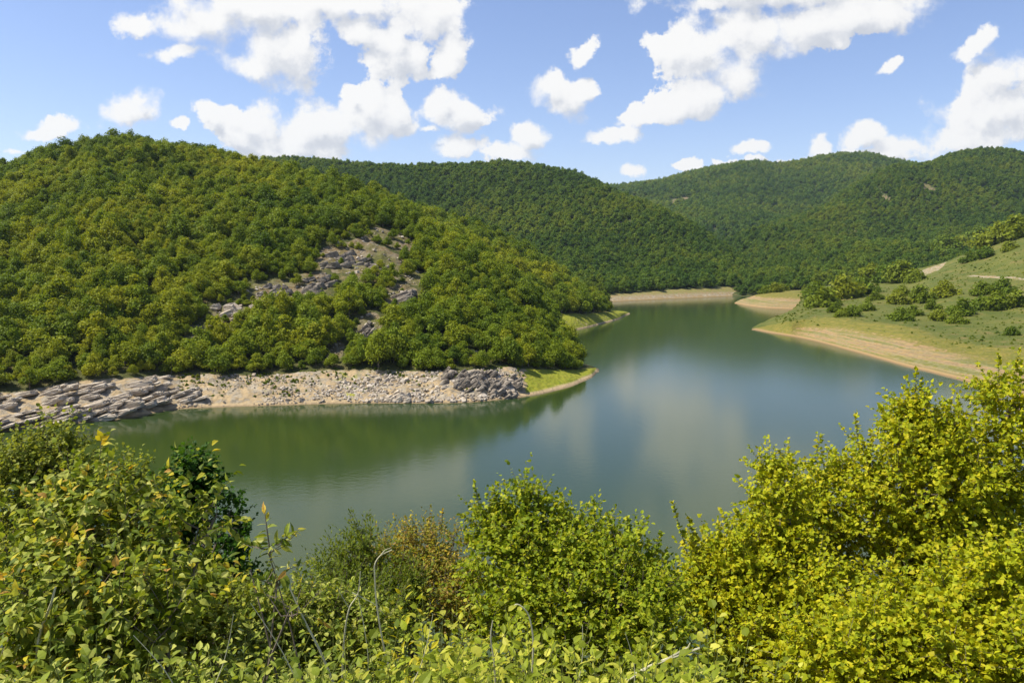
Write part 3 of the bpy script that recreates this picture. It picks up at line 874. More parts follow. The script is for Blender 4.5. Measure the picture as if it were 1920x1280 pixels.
def rotz(v, a): c, s = math.cos(a), math.sin(a); return v @ np.array([[c, s, 0], [-s, c, 0], [0, 0, 1]])
def roty(v, a): c, s = math.cos(a), math.sin(a); return v @ np.array([[c, 0, -s], [0, 1, 0], [s, 0, c]])

# rubble on the bank: stuff
C_rock = bpy.data.collections.new('rubble')
r = np.random.RandomState(3)
for k in range(6):
    v, f = blocky(r, 0.5 * r.uniform(0.8, 1.5), 0.5, 0.5 * r.uniform(0.5, 0.9))
    C_rock.objects.link(bpy.data.objects.new('stone', build_mesh('stone', v, f, M_rock)))
n = 16000
uu = R.uniform(330, 1005, n); tt = R.uniform(0.03, 1.0, n)
aa = (uu - 960) / F / math.cos(PITCH)
D, Zk = near_hill.knots(aa)
yy_ = D[1] + tt * (D[2] - D[1]); xx_ = aa * yy_
dens_ = -0.06 + 1.0 * fbm(xx_ / 6, yy_ / 6, 44, 3) + 0.25 * (1 - tt) + 0.22 * smooth((uu - 560) / 90) - 0.9 * smooth((uu - 955) / 50)
ok = R.uniform(0, 1, n) < dens_
xx_, yy_, uu = xx_[ok], yy_[ok], uu[ok]
zz_ = near_hill.height(xx_, yy_)
n = len(xx_)
sc = (0.24 * np.exp(R.normal(0, 0.6, n)) + 0.10) * (0.55 + 0.45 * smooth((uu - 480) / 260))
scatter('rubble', np.stack([xx_, yy_, zz_ + 0.1], -1), R.uniform(-0.6, 0.6, (n, 3)) + np.array([0, 0, 1]) * R.uniform(0, 6, n)[:, None],
        sc[:, None] * np.ones(3), C_rock, 'pale rubble strewn over the bare bank of the near hill', 'rubble')
# scree stones in the clearings
pts = []
for (cx, cy, rx, ry) in SCREE_W:
    k = int(8 + rx * ry * 0.7)
    pts.append(np.stack([cx + R.uniform(-1, 1, k) * rx, cy + R.uniform(-1, 1, k) * ry], -1))
pts = np.concatenate(pts); ok = scree_mask(pts[:, 0], pts[:, 1]) > 0.6; pts = pts[ok]; n = len(pts)
zz_ = near_hill.height(pts[:, 0], pts[:, 1])
scatter('scree_stones', np.stack([pts[:, 0], pts[:, 1], zz_ + 0.1], -1), R.uniform(-0.7, 0.7, (n, 3)), (0.35 * np.exp(R.normal(0, 0.6, n)))[:, None] * np.ones(3), C_rock,
        'loose scree stones in the clearings of the near hill', 'scree')

# slanting slabs of the pale shelf at the left and the outcrops: each a thing
def outcrop(name, label, pts, mat, rng, size, tilt, lean=0.5, group=None):
    """pts: list of world points; layered slabs that dip together"""
    base = np.mean(pts, axis=0); parts = []
    for p in pts:
        sx = size[0] * rng.uniform(0.6, 1.4); sy = size[1] * rng.uniform(0.7, 1.3); sz = size[2] * rng.uniform(0.6, 1.4)
        v, f = blocky(rng, sx, sy, sz)
        v = roty(v, -tilt + rng.uniform(-0.12, 0.12)); v = rotz(v, rng.uniform(-0.25, 0.25))
        parts.append((v + p - base, f))
    v, f = join(parts)
    return tag(link(name, build_mesh(name, v, f, mat), loc=base), label, 'rock', group)
r = np.random.RandomState(23)
def bank_pts(u0, u1, t0, t1, n, rng):
    out = []
    for k in range(n):
        uq = rng.uniform(u0, u1); a = (uq - 960) / F / math.cos(PITCH); D, Zk = near_hill.knots(np.array([a]))
        tq = t0(uq) + (t1(uq) - t0(uq)) * rng.uniform(0, 1)
        y = D[1, 0] + tq * (D[2, 0] - D[1, 0]); out.append((a * y, y, float(near_hill.height(np.array([a * y]), np.array([y]))[0]) + 0.1))
    return np.array(out)
one = lambda c: (lambda q: c)
TL = math.radians(17)
outcrop('rock_shelf', 'pale slanting rock shelf lowest at the water at the left edge', bank_pts(-60, 110, one(0.0), one(0.38), 34, r), M_rock, r, (2.5, 0.9, 0.23), TL)
outcrop('rock_shelf', 'pale slanting rock shelf along the waterline in front of the dark trees', bank_pts(90, 240, one(0.02), one(0.42), 34, r), M_rock, r, (2.6, 0.9, 0.40), TL)
outcrop('rock_shelf', 'pale slanting rock shelf ending in a nose beside the stony beach', bank_pts(220, 362, one(0.12), one(0.65), 36, r), M_rock, r, (2.2, 0.9, 0.42), TL)
outcrop('rock_shelf', 'upper brownish rock shelf under the trees at the left edge', bank_pts(-60, 120, one(0.42), one(0.9), 16, r), M_rock, r, (2.4, 1.0, 0.42), TL)
outcrop('rock_shelf', 'upper rock shelf under the trees left of the nose', bank_pts(120, 300, one(0.5), one(0.95), 18, r), M_rock, r, (2.3, 1.0, 0.4), TL)
def slabs(label, u, v, n, spread, size, tilt, mat=None):
    p = hit(u, v, 'near')
    pts = []
    for k in range(n):
        x = p[0] + np.clip(r.normal(), -1.7, 1.7) * spread[0]; y = p[1] + np.clip(r.normal(), -1.7, 1.7) * spread[1]
        pts.append((x, y, float(near_hill.height(np.array([x]), np.array([y]))[0]) + size[2] * 0.05))
    return outcrop('rock_outcrop', label, np.array(pts), mat or M_grey, r, size, tilt)
slabs('grey crag streaked with diagonal cracks beside the grassy spit', 900, 716, 95, (4.6, 2.5), (1.3, 0.9, 0.42), math.radians(38))
slabs('small pale crag on the water edge below the rubble', 748, 746, 7, (1.6, 0.8), (0.9, 0.8, 0.5), math.radians(30), M_rock)
slabs('grey ledge at the upper left of the big scree clearing', 636, 488, 12, (2.2, 3.5), (1.7, 1.3, 0.9), math.radians(20))
slabs('low rocks in the middle of the big scree clearing', 690, 500, 14, (3.0, 2.6), (1.4, 1.0, 0.6), math.radians(15))
slabs('grey rocks below the left end of the big scree clearing', 578, 535, 12, (3.2, 4), (1.7, 1.2, 0.8), math.radians(20))
slabs('pale rocks in the tan clearing on the left of the hill', 505, 556, 13, (4, 3.2), (1.4, 1.0, 0.7), math.radians(25))
slabs('pale grey boulder heap at the lower left of the clearings', 442, 588, 12, (3.2, 2.2), (1.6, 1.2, 0.9), math.radians(25), M_rock)
slabs('smooth grey slab leaning below the right end of the scree', 752, 560, 8, (1.2, 1.8), (2.6, 1.6, 0.8), math.radians(22))
slabs('narrow pale slab above the rubble bank among bushes', 686, 624, 6, (1.1, 2.6), (1.6, 1.4, 0.7), math.radians(40))

# ------------------------------------------------------------------ bushes on the right bank: each a thing
SH = [  # u, v (foot), width px, label
    (1545, 575, 60, 'broad green thicket bush at the shore side of the right bank'), (1580, 560, 70, 'wide rounded bush behind the shore thicket on the right bank'),
    (1615, 552, 60, 'rounded bush at the right end of the shore thicket'), (1530, 555, 50, 'bush at the back left of the shore thicket'),
    (1565, 585, 26, 'small dark bush low beside the shore thicket'), (1598, 592, 34, 'dark upright bush standing alone in front of the shore thicket'),
    (1582, 593, 26, 'small bush left of the dark upright one'), (1625, 582, 30, 'low bush right of the dark upright one'), (1641, 562, 26, 'low bush on the grass behind the dark upright one'),
    (1690, 530, 58, 'tall light green bush left of the dirt track'), (1660, 528, 54, 'light green bush in the row left of the dirt track'), (1718, 528, 40, 'dark round bush closest to the dirt track'),
    (1636, 522, 46, 'light green bush at the left end of the track row'),
    (1690, 600, 40, 'low spreading bush in the middle of the grassy bank'), (1712, 590, 30, 'small bush on the middle of the grassy bank'), (1685, 570, 40, 'dull green bush on the middle of the right bank'),
    (1725, 566, 44, 'bush beside the darkest clump on the right bank'), (1770, 555, 50, 'wide flat dark bush under the bend of the track'), (1805, 590, 50, 'largest dark bush on the right bank'),
    (1838, 580, 44, 'green bush right of the largest dark bush'), (1870, 580, 56, 'big bush near the right edge of the bank'), (1905, 575, 50, 'bush at the right edge of the picture above the grass'),
    (1898, 628, 24, 'lone small dark bush low on the grass at the right'), (1760, 600, 34, 'low bush below the darkest clump'), (1795, 605, 36, 'flat bush in the grass below the largest dark bush'), (1745, 580, 28, 'small bush left of the largest dark bush'),
    (1840, 552, 40, 'bush above the largest dark bush'), (1880, 548, 44, 'bush in the upper right cluster of the bank'), (1690, 552, 28, 'low bush right of the shore thicket'),
    (1770, 480, 54, 'light green bush on the hillock right of the dirt track'), (1800, 473, 54, 'second bush on the hillock from the dirt track'), (1835, 466, 56, 'middle bush on the crest of the hillock'),
    (1870, 456, 60, 'tall bush on the crest of the hillock at the right'), (1905, 447, 60, 'bush on the crest of the hillock at the right edge'), (1850, 482, 34, 'small bush in front of the hillock crest'),
    (1820, 490, 30, 'small bush low on the front of the hillock'), (1890, 470, 30, 'small bush below the crest at the right edge')]
r = np.random.RandomState(31)
SPROTO = []
for k in range(5):
    H = 3.6 * r.uniform(0.85, 1.15); Wd = 5.0 * r.uniform(0.9, 1.1)
    v, f, c, lob = make_crown(r, H, Wd, 12, 2200, 0.26)
    v = v - np.array([0, 0, 0.75])
    tv, tf = make_trunk(r, H * 0.8, lob * np.array([1, 1, .8, 1]))
    SPROTO.append((build_mesh('bush_crown', v, f, M_shrub, col=c), build_mesh('bush_stem', tv, tf, M_bark)))
for (u, v, wd, lab) in SH:
    p = hit(u, v, 'bank')
    if p is None: p = hit(u, v, 'right', 600)
    if p is None: continue
    s = 1.15 * wd * p[1] / F / 5.0
    pr = SPROTO[r.randint(5)]
    t_ = thing('round_bush', lab, 'bush', p - np.array([0, 0, 0.1]), 'bushes on the right bank', r.uniform(0, 6), s)
    link('crown', pr[0], t_); link('stem', pr[1], t_)
for (u, v, wd, lab) in [(1436, 549, 26, 'left of the three bushes on the small bare point'), (1452, 548, 30, 'taller middle bush on the small bare point'), (1468, 546, 22, 'right of the three bushes on the small bare point')]:
    p = hit(u, v, 'point', 300)
    if p is None: continue
    pr = SPROTO[r.randint(5)]
    t_ = thing('round_bush', lab, 'bush', p, 'bushes on the bare point', r.uniform(0, 6), wd * p[1] / F / 4.4)
    link('crown', pr[0], t_); link('stem', pr[1], t_)

# ------------------------------------------------------------------ foreground plants
def branch_sub(path, rng, n, wob):
    """a slightly crooked line between two places"""
    a, b = path; t = np.linspace(0, 1, n)[:, None]
    p = a + (b - a) * t
    L = np.linalg.norm(b - a)
    off = rng.normal(size=3) * L * wob
    return p + np.sin(t * math.pi) * off

LEAF = {  # outline across the blade: (along, half width) pairs
    'ovate': [(0.0, 0.02), (0.25, 0.30), (0.55, 0.28), (1.0, 0.0)],
    'round': [(0.0, 0.05), (0.3, 0.42), (0.7, 0.38), (1.0, 0.0)],
    'lance': [(0.0, 0.02), (0.3, 0.17), (0.65, 0.15), (1.0, 0.0)],
    'maple': [(0.0, 0.10), (0.25, 0.52), (0.6, 0.34), (1.0, 0.0)],
}
def leaves(rng, base, axis, nrm, size, kind, col, fold=0.25, curl=0.15):
    n = len(base); axis = unit(axis); side = unit(np.cross(axis, nrm)); up = np.cross(side, axis)
    pr = LEAF[kind]; s = size[:, None]
    V = []
    for (t, wd) in pr:
        mid = base + axis * s * t - up * s * curl * t * t
        V += [mid + side * s * wd + up * s * wd * fold, mid - up * s * 0.0, mid - side * s * wd + up * s * wd * fold]
    v = np.stack(V, 1)                       # n, 12, 3
    q = []
    for k in range(3):
        o = 3 * k
        q += [(o, o + 1, o + 4, o + 3), (o + 1, o + 2, o + 5, o + 4)]
    f = (np.arange(n)[:, None, None] * 12 + np.array(q)[None]).reshape(-1, 4)
    c = np.repeat(col, 12, axis=0)
    return v.reshape(-1, 3), f, c

def palette(rng, n, cols, var=0.18):
    c = np.array([q[:3] for q in cols]); w_ = np.array([q[3] for q in cols], float); w_ /= w_.sum()
    k = rng.choice(len(c), n, p=w_)
    return c[k] * (1 + rng.uniform(-var, var, (n, 1)))

def shrub(name, label, cat, base_uvd, lobes, ntw, leaf, mat, seed, twig_len=0.45, per=9, tips=None, stems=3, group=None, nbr=90, stem_r=0.03, upright=0.5, shoots=()):
    """lobes: (u, v, d, half width px, half height px[, weight]); leaf: dict(kind, size, cols, fold, droop)"""
    rng = np.random.RandomState(seed)
    L = []
    for q in lobes:
        c = pix(q[0], q[1], q[2]); k = q[2] / F
        L.append((*c, q[3] * k, max(q[3], q[4]) * k * 0.8, q[4] * k, (q[5] if len(q) > 5 else 1.0) * q[3] * q[4]))
    L = np.array(L)
    bx = np.mean(L[:, 0]) if base_uvd is None else pix(*base_uvd)[0]
    by = np.mean(L[:, 1]) if base_uvd is None else base_uvd[2]
    base = np.array([bx, by, float(slope_z(np.array([bx]), np.array([by]))[0]) - 0.05])
    pw = L[:, 6] / L[:, 6].sum()
    def sample(n, lo=0.0, hi=1.0):
        k = rng.choice(len(L), n, p=pw)
        d = unit(rng.normal(size=(n, 3)))
        r = (lo + (hi - lo) * rng.uniform(0, 1, n) ** 0.55)[:, None]
        return L[k, :3] + d * r * L[k, 3:6], k
    # skeleton: stems to the lobes, then limbs
    parts = []; nodes = [base]; 
    for q in L:
        st = base + np.array([rng.normal() * 0.12, rng.normal() * 0.12, 0])
        p = branch_sub((st, q[:3]), rng, 7, 0.08)
        r0 = stem_r * rng.uniform(0.7, 1.1)
        parts.append(tube(p, np.linspace(r0, r0 * 0.35, 7), 5)); nodes += list(p[2:])
    ends, _ = sample(nbr, 0.3, 0.85)
    order = np.argsort(np.linalg.norm(ends - base, axis=1))
    for k in order:
        N = np.array(nodes); e = ends[k]
        dd = np.linalg.norm(N - e, axis=1) + 0.6 * np.maximum(N[:, 2] - e[2], 0)
        j = dd.argmin()
        p = branch_sub((N[j], e), rng, 5, 0.10)
        r0 = min(stem_r * 0.4, 0.012 * (0.3 + np.linalg.norm(e - N[j])))
        parts.append(tube(p, np.linspace(r0, r0 * 0.45, 5), 4)); nodes += list(p[1:])
    N = np.array(nodes)
    # twigs
    nc = max(6, ntw // 13)
    cc, _ = sample(nc, 0.2, 1.0)
    pick = rng.randint(0, nc, ntw)
    T = cc[pick] + rng.normal(size=(ntw, 3)) * (twig_len * rng.uniform(0.25, 0.6, nc))[pick][:, None]
    loose, _ = sample(ntw // 6, 0.3, 1.02); T[:len(loose)] = loose
    S_, E_ = [], []
    for e in T:
        j = np.linalg.norm(N - e, axis=1).argmin()
        dv = e - N[j]; l = np.linalg.norm(dv) + 1e-6
        st = N[j] if l < twig_len * 1.6 else e - dv / l * twig_len * 1.6
        out = dv / l + np.array([0, 0, upright]) + rng.normal(size=3) * 0.25
        S_.append(st); E_.append(st + unit(out) * max(twig_len * rng.uniform(0.6, 1.2), l if l < twig_len * 1.6 else 0))
    for (u0, v0, u1, v1, d) in shoots:        # long shoots that stand out of the outline
        S_.append(pix(u0, v0, d)); E_.append(pix(u1, v1, d))
    S_, E_ = np.array(S_), np.array(E_)
    ns = len(shoots)
    for k in range(len(S_)):
        rr = 0.0022 if k < len(S_) - ns else 0.004
        if k % 2 == 0 or k >= len(S_) - ns:
            parts.append(tube(np.stack([S_[k], (S_[k] + E_[k]) / 2 + rng.normal(size=3) * 0.01, E_[k]]), [rr, rr * 0.8, rr * 0.4], 3))
    # leaves along the outer part of every twig
    B, A, Sz, Nn, tip = [], [], [], [], []
    for k in range(len(S_)):
        m = per if k < len(S_) - ns else per * 3
        t = np.linspace(0.15, 1.0, m) + rng.uniform(-0.04, 0.04, m)
        dv = E_[k] - S_[k]; ax = dv / (np.linalg.norm(dv) + 1e-9)
        p = S_[k] + dv * t[:, None]
        rad = rng.normal(size=(m, 3)); rad -= (rad @ ax)[:, None] * ax; rad = unit(rad)
        B.append(p); A.append(rad * (1.0 - 0.6 * t[:, None] ** 4) + ax * (0.35 + 0.7 * t[:, None] ** 4) - np.array([0, 0, leaf.get('droop', 0.3)]))
        Sz.append(leaf['size'] * rng.uniform(0.6, 1.15, m) * (1 - 0.25 * t)); tip.append(t)
    B, A, Sz, tip = np.concatenate(B), np.concatenate(A), np.concatenate(Sz), np.concatenate(tip)
    n = len(B)
    Nn = unit(np.array([-0.35, -0.1, 1.0]) * 0.9 + rng.normal(size=(n, 3)) * 0.55)
    col = palette(rng, n, leaf['cols'])
    if tips is not None:
        sel = (tip > tips[1]) & (np.repeat(rng.uniform(0, 1, len(S_)), [per if k < len(S_) - ns else per * 3 for k in range(len(S_))]) < tips[2])
        col[sel] = palette(rng, sel.sum(), tips[0])
    v, f, c = leaves(rng, B, A, Nn, Sz, leaf['kind'], col, leaf.get('fold', 0.25), leaf.get('curl', 0.2))
    t_ = thing(name, label, cat, base, group)
    link('foliage', build_mesh(name + '_foliage', v - base, f, mat, col=c), t_)
    v, f = join(parts)
    link('stem', build_mesh(name + '_stem', v - base, f, M_bark), t_)
    return t_

M_leaf = leaf_material('shrub_leaf', 0.40, 0.55, 0.14)
YG = [(0.33, 0.37, 0.010, 3), (0.42, 0.425, 0.012, 3), (0.50, 0.45, 0.016, 1.4), (0.21, 0.26, 0.010, 1.5)]
GREEN = [(0.24, 0.30, 0.012, 3), (0.33, 0.37, 0.016, 2.5), (0.15, 0.21, 0.010, 2), (0.44, 0.43, 0.03, 0.8)]
OLIVE = [(0.23, 0.27, 0.030, 3), (0.31, 0.33, 0.045, 2), (0.15, 0.18, 0.022, 2)]
DARK = [(0.045, 0.115, 0.010, 3), (0.07, 0.15, 0.012, 2), (0.03, 0.075, 0.008, 1)]
DOG = [(0.24, 0.29, 0.03, 3), (0.38, 0.40, 0.07, 2.0), (0.12, 0.165, 0.014, 3), (0.50, 0.50, 0.12, 0.7)]
RUST = [(0.29, 0.25, 0.030, 3), (0.34, 0.25, 0.04, 2), (0.22, 0.25, 0.022, 3), (0.40, 0.26, 0.08, 0.5)]
RED = [(0.50, 0.36, 0.035, 2), (0.52, 0.44, 0.03, 3), (0.46, 0.27, 0.06, 1)]
LIME = [(0.28, 0.33, 0.022, 3), (0.41, 0.41, 0.045, 2.5), (0.18, 0.22, 0.015, 3), (0.54, 0.52, 0.08, 0.6)]

# right: two maple crowns
shrub('maple_tree', 'tall yellow green maple rising highest at the right edge', 'tree', (1800, 1100, 8.2),
      [(1890, 755, 8.4, 65, 85), (1770, 840, 8.3, 90, 80), (1712, 800, 8.3, 48, 50), (1880, 900, 8.2, 130, 120), (1720, 910, 8.0, 150, 130), (1600, 915, 8.2, 80, 80), (1520, 1000, 8.0, 105, 95), (1830, 1060, 7.8, 170, 120), (1660, 1060, 7.8, 150, 110)],
      3300, dict(kind='maple', size=0.057, cols=YG, fold=0.3), M_leaf, 101, 0.34, 13, stems=3, nbr=190, stem_r=0.06,
      shoots=[(1712, 770, 1718, 694, 8.3), (1875, 730, 1872, 664, 8.4), (1480, 900, 1478, 830, 8.0), (1612, 850, 1602, 775, 8.2), (1900, 720, 1912, 655, 8.4), (1520, 880, 1540, 815, 8.1), (1660, 820, 1652, 765, 8.3)])
shrub('maple_tree', 'lower yellow green maple with a rounded left crown over the water', 'tree', (1440, 1250, 7.2),
      [(1455, 930, 7.4, 50, 75), (1440, 1040, 7.2, 100, 80), (1370, 1050, 7.0, 80, 50), (1400, 1150, 6.8, 140, 90), (1540, 1160, 6.6, 130, 100), (1330, 1120, 6.8, 70, 60), (1460, 1240, 6.2, 160, 80)],
      2200, dict(kind='maple', size=0.053, cols=YG, fold=0.3), M_leaf, 102, 0.32, 13, nbr=130, stem_r=0.045,
      shoots=[(1435, 920, 1425, 850, 7.4), (1290, 1040, 1262, 942, 6.9), (1310, 1040, 1290, 970, 6.9), (1400, 1010, 1380, 955, 7.0), (1470, 890, 1462, 845, 7.4)])
shrub('maple_bush', 'nearest yellow green maple bush filling the lower right corner', 'bush', (1780, 1400, 5.6),
      [(1780, 1180, 5.8, 150, 110), (1660, 1220, 5.6, 130, 90), (1890, 1140, 5.8, 110, 130), (1850, 1270, 5.2, 170, 100), (1560, 1270, 5.4, 120, 70)],
      2000, dict(kind='maple', size=0.054, cols=YG, fold=0.3), M_leaf, 103, 0.32, 13, nbr=110, stem_r=0.035)
# centre
shrub('maple_bush', 'green bush with pointed shoots in the middle before the water', 'bush', (1040, 1300, 6.2),
      [(985, 990, 6.3, 60, 70), (915, 1000, 6.2, 45, 50), (1060, 1030, 6.2, 110, 65), (1160, 1050, 6.0, 80, 60), (960, 1080, 6.0, 110, 80), (1110, 1130, 5.7, 140, 90), (1000, 1170, 5.5, 130, 80), (1210, 1130, 5.8, 70, 70), (1200, 1200, 5.3, 100, 80)],
      2500, dict(kind='round', size=0.044, cols=GREEN, fold=0.3), M_leaf, 104, 0.27, 12, nbr=150, stem_r=0.035,
      shoots=[(905, 985, 890, 905, 6.2), (985, 960, 984, 890, 6.3), (1112, 1000, 1112, 936, 6.2), (1008, 960, 1008, 905, 6.3), (1060, 990, 1056, 950, 6.2), (1180, 1010, 1176, 970, 6.0), (1230, 1040, 1240, 1000, 5.9), (900, 990, 864, 965, 6.2), (1150, 1020, 1140, 965, 6.0), (940, 960, 925, 915, 6.2)])
shrub('rusty_bush', 'rusty brown tinged bush left of the green middle bush', 'bush', (790, 1300, 6.6),
      [(790, 1040, 6.8, 70, 55), (830, 1020, 6.8, 45, 40), (740, 1060, 6.7, 55, 55), (800, 1110, 6.5, 95, 75), (860, 1150, 6.2, 80, 80)],
      1100, dict(kind='ovate', size=0.036, cols=RUST, fold=0.3), M_leaf, 105, 0.24, 12, nbr=110, stem_r=0.025, tips=(RED, 0.85, 0.25),
      shoots=[(780, 1010, 770, 968, 6.8), (825, 1000, 829, 955, 6.8), (800, 1010, 806, 970, 6.8), (730, 1030, 722, 1000, 6.8)])
shrub('juniper_bush', 'dull dark green bush at the water gap left of the rusty bush', 'bush', (650, 1350, 6.2),
      [(625, 1085, 6.4, 50, 50), (680, 1060, 6.4, 50, 60), (650, 1130, 6.1, 80, 70), (740, 1140, 6.0, 70, 70), (700, 1190, 5.6, 100, 70)],
      1100, dict(kind='lance', size=0.045, cols=[(0.15, 0.20, 0.016, 3), (0.11, 0.15, 0.014, 2), (0.21, 0.24, 0.02, 1)], fold=0.2, droop=-0.2), M_leaf, 106, 0.25, 13, nbr=90, stem_r=0.025, upright=1.0,
      shoots=[(600, 1080, 592, 1040, 6.4), (660, 1040, 658, 1005, 6.4), (690, 1030, 694, 990, 6.4)])
# left
shrub('dark_tree', 'dark green young tree standing over the water at the left', 'tree', (380, 1400, 8.0),
      [(362, 890, 8.2, 42, 34), (340, 930, 8.2, 45, 34), (385, 930, 8.2, 34, 26), (430, 960, 8.0, 26, 40), (440, 1010, 8.0, 34, 36), (420, 1080, 8.0, 50, 80), (455, 1110, 7.8, 40, 50), (330, 980, 8.0, 60, 50)],
      1100, dict(kind='round', size=0.055, cols=DARK, fold=0.2), M_leaf, 107, 0.22, 12, nbr=90, stem_r=0.04)
shrub('hawthorn_bush', 'pale olive small leaved bush at the left edge behind the dogwood', 'bush', (60, 1350, 6.0),
      [(40, 900, 6.2, 80, 70), (100, 850, 6.3, 40, 34), (130, 920, 6.2, 60, 60), (60, 990, 6.0, 120, 90), (240, 930, 6.3, 50, 40), (30, 1080, 5.6, 100, 90)],
      1700, dict(kind='round', size=0.042, cols=OLIVE, fold=0.3), M_leaf, 108, 0.28, 12, nbr=130, stem_r=0.03,
      shoots=[(85, 840, 80, 806, 6.3), (120, 850, 132, 822, 6.3), (40, 850, 30, 815, 6.2), (250, 910, 248, 885, 6.3)])
shrub('dogwood_bush', 'large leaved dogwood with reddish shoot tips at the lower left', 'bush', (200, 1500, 3.6),
      [(180, 1010, 4.0, 95, 70), (320, 1010, 4.1, 90, 60), (400, 975, 4.2, 50, 40), (130, 1100, 3.8, 130, 80), (280, 1100, 3.8, 120, 80), (100, 1200, 3.4, 140, 90), (250, 1200, 3.4, 120, 80), (180, 930, 4.2, 40, 40)],
      720, dict(kind='ovate', size=0.062, cols=DOG, fold=0.3, droop=0.5, curl=0.3), M_leaf, 109, 0.30, 12, nbr=90, stem_r=0.022, tips=(RED, 0.85, 0.28),
      shoots=[(180, 930, 190, 822, 4.2), (250, 960, 246, 905, 4.2), (385, 960, 380, 925, 4.2)])
shrub('hawthorn_bush', 'fine leaved olive bush below the dark young tree', 'bush', (400, 1400, 4.6),
      [(370, 1130, 4.8, 90, 60), (330, 1180, 4.6, 80, 60), (430, 1180, 4.6, 70, 55)],
      620, dict(kind='round', size=0.035, cols=OLIVE, fold=0.3), M_leaf, 110, 0.22, 12, nbr=70, stem_r=0.02)
shrub('thin_sapling', 'thin leggy sapling with sparse leaves before the open water', 'sapling', (560, 1420, 3.0),
      [(505, 1040, 3.1, 22, 30), (520, 1090, 3.1, 30, 26), (545, 1140, 3.0, 30, 30), (470, 1070, 3.1, 16, 10)],
      20, dict(kind='lance', size=0.06, cols=DOG, fold=0.3, droop=0.2, curl=0.35), M_leaf, 111, 0.14, 5, nbr=12, stem_r=0.010, tips=(RED, 0.8, 0.4),
      shoots=[(508, 1050, 496, 960, 3.1), (500, 1030, 455, 1020, 3.1), (510, 1020, 545, 1000, 3.1)])

shrub('briar_bush', 'light green briar filling the gap between the sapling and the dull dark bush', 'bush', (560, 1450, 4.4),
      [(540, 1175, 4.5, 70, 50), (600, 1160, 4.6, 60, 50), (640, 1190, 4.4, 80, 50), (490, 1190, 4.4, 60, 45)],
      700, dict(kind='ovate', size=0.042, cols=DOG, fold=0.3, droop=0.3), M_leaf, 112, 0.22, 11, nbr=70, stem_r=0.015,
      shoots=[(560, 1150, 556, 1085, 4.5), (610, 1140, 604, 1070, 4.6), (520, 1160, 512, 1110, 4.4)])

# herbs and brambles along the bottom of the picture: each a plant
HB = []
r = np.random.RandomState(55)
def herb(label, name, u, v, d, h, leaf, seed, nst=5, spread=0.22, per=11, tips=None, group=None):
    rng = np.random.RandomState(seed)
    top = pix(u, v, d); bz = float(slope_z(np.array([top[0]]), np.array([d]))[0]) - 0.03
    base = np.array([top[0], d, bz]); H = max(top[2] - bz, 0.25)
    parts = []; B, A, Sz, T = [], [], [], []
    for k in range(nst):
        an = rng.uniform(0, 6.28); hh = H * rng.uniform(0.72, 1.0) if k else H
        out = np.array([math.cos(an), math.sin(an), 0]) * spread * rng.uniform(0.3, 1.2)
        p = np.array([base + out * t ** 1.6 + np.array([0, 0, hh * t]) + rng.normal(size=3) * 0.006 for t in np.linspace(0, 1, 8)])
        parts.append(tube(p, np.linspace(0.004, 0.0012, 8), 4))
        m = int(per * max(hh, 0.4) / 0.5)
        t = np.linspace(max(0.12, 1 - 1.1 / hh), 1.0, m); an2 = np.arange(m) * 2.4 + rng.uniform(0, 6)
        q = np.stack([np.interp(t, np.linspace(0, 1, 8), p[:, i]) for i in range(3)], -1)
        # petioles carry the blades away from the stem
        rad = np.stack([np.cos(an2), np.sin(an2), 0.15 + 0 * an2], -1)
        off = rng.uniform(0.02, 0.16, m)[:, None] * (1.1 - 0.9 * t[:, None])
        B.append(q + rad * off); A.append(rad + np.array([0, 0, 1.0]) * (t[:, None] ** 3) - np.array([0, 0, leaf.get('droop', .25)]))
        Sz.append(leaf['size'] * rng.uniform(0.6, 1.2, m) * (1.1 - 0.45 * t)); T.append(t)
    B, A, Sz, T = map(np.concatenate, (B, A, Sz, T)); n = len(B)
    Nn = unit(np.array([-0.3, -0.1, 1.0]) + rng.normal(size=(n, 3)) * 0.4)
    col = palette(rng, n, leaf['cols'])
    if tips is not None:
        sel = T > tips[1]; col[sel] = palette(rng, sel.sum(), tips[0])
    vv, f, c = leaves(rng, B, A, Nn, Sz, leaf['kind'], col, 0.3, 0.25)
    t_ = thing(name, label, 'weed', base, group)
    link('foliage', build_mesh(name + '_foliage', vv - base, f, M_leaf, col=c), t_)
    vv, f = join(parts); link('stem', build_mesh(name + '_stem', vv - base, f, M_herb), t_)
m, t = material('green_stalk')
p = principled(t, (0.15, 0.17, 0.035), 0.7, 0.2); t.l.new(p.outputs[0], t.out.inputs[0])
M_herb = m
m, t = material('pale_stalk')
tcn = t.new('ShaderNodeTexCoord')
p = principled(t, t.mix(t.noise(tcn.outputs['Object'], 14, 4), (0.40, 0.36, 0.20), (0.66, 0.62, 0.42)), 0.8, 0.2); t.l.new(p.outputs[0], t.out.inputs[0])
M_stalk = m
WEED = []
for row, (v0, dv, d0, n_) in enumerate([(1150, 24, 4.0, 15), (1190, 22, 3.4, 20), (1222, 18, 2.8, 22), (1252, 14, 2.4, 20)]):
    for k in range(n_):
        uu_ = (k + 0.5 + r.uniform(-0.4, 0.4)) * (1400 - 330 * (row == 0)) / n_ - 10 + 330 * (row == 0)
        if row == 0 and not 400 < uu_ < 1000: continue
        if row == 0 and uu_ < 720: v0 = 1118
        elif row == 0: v0 = 1150
        WEED.append((uu_, v0 + r.uniform(-dv, dv) + (25 if uu_ > 1150 else 0), d0 * r.uniform(0.88, 1.12), row))
side = ['at the left edge of the bottom', 'below the dogwood', 'under the olive bush', 'around the thin sapling', 'below the dull dark bush', 'in front of the rusty bush', 'below the green middle bush', 'at the foot of the lower maple']
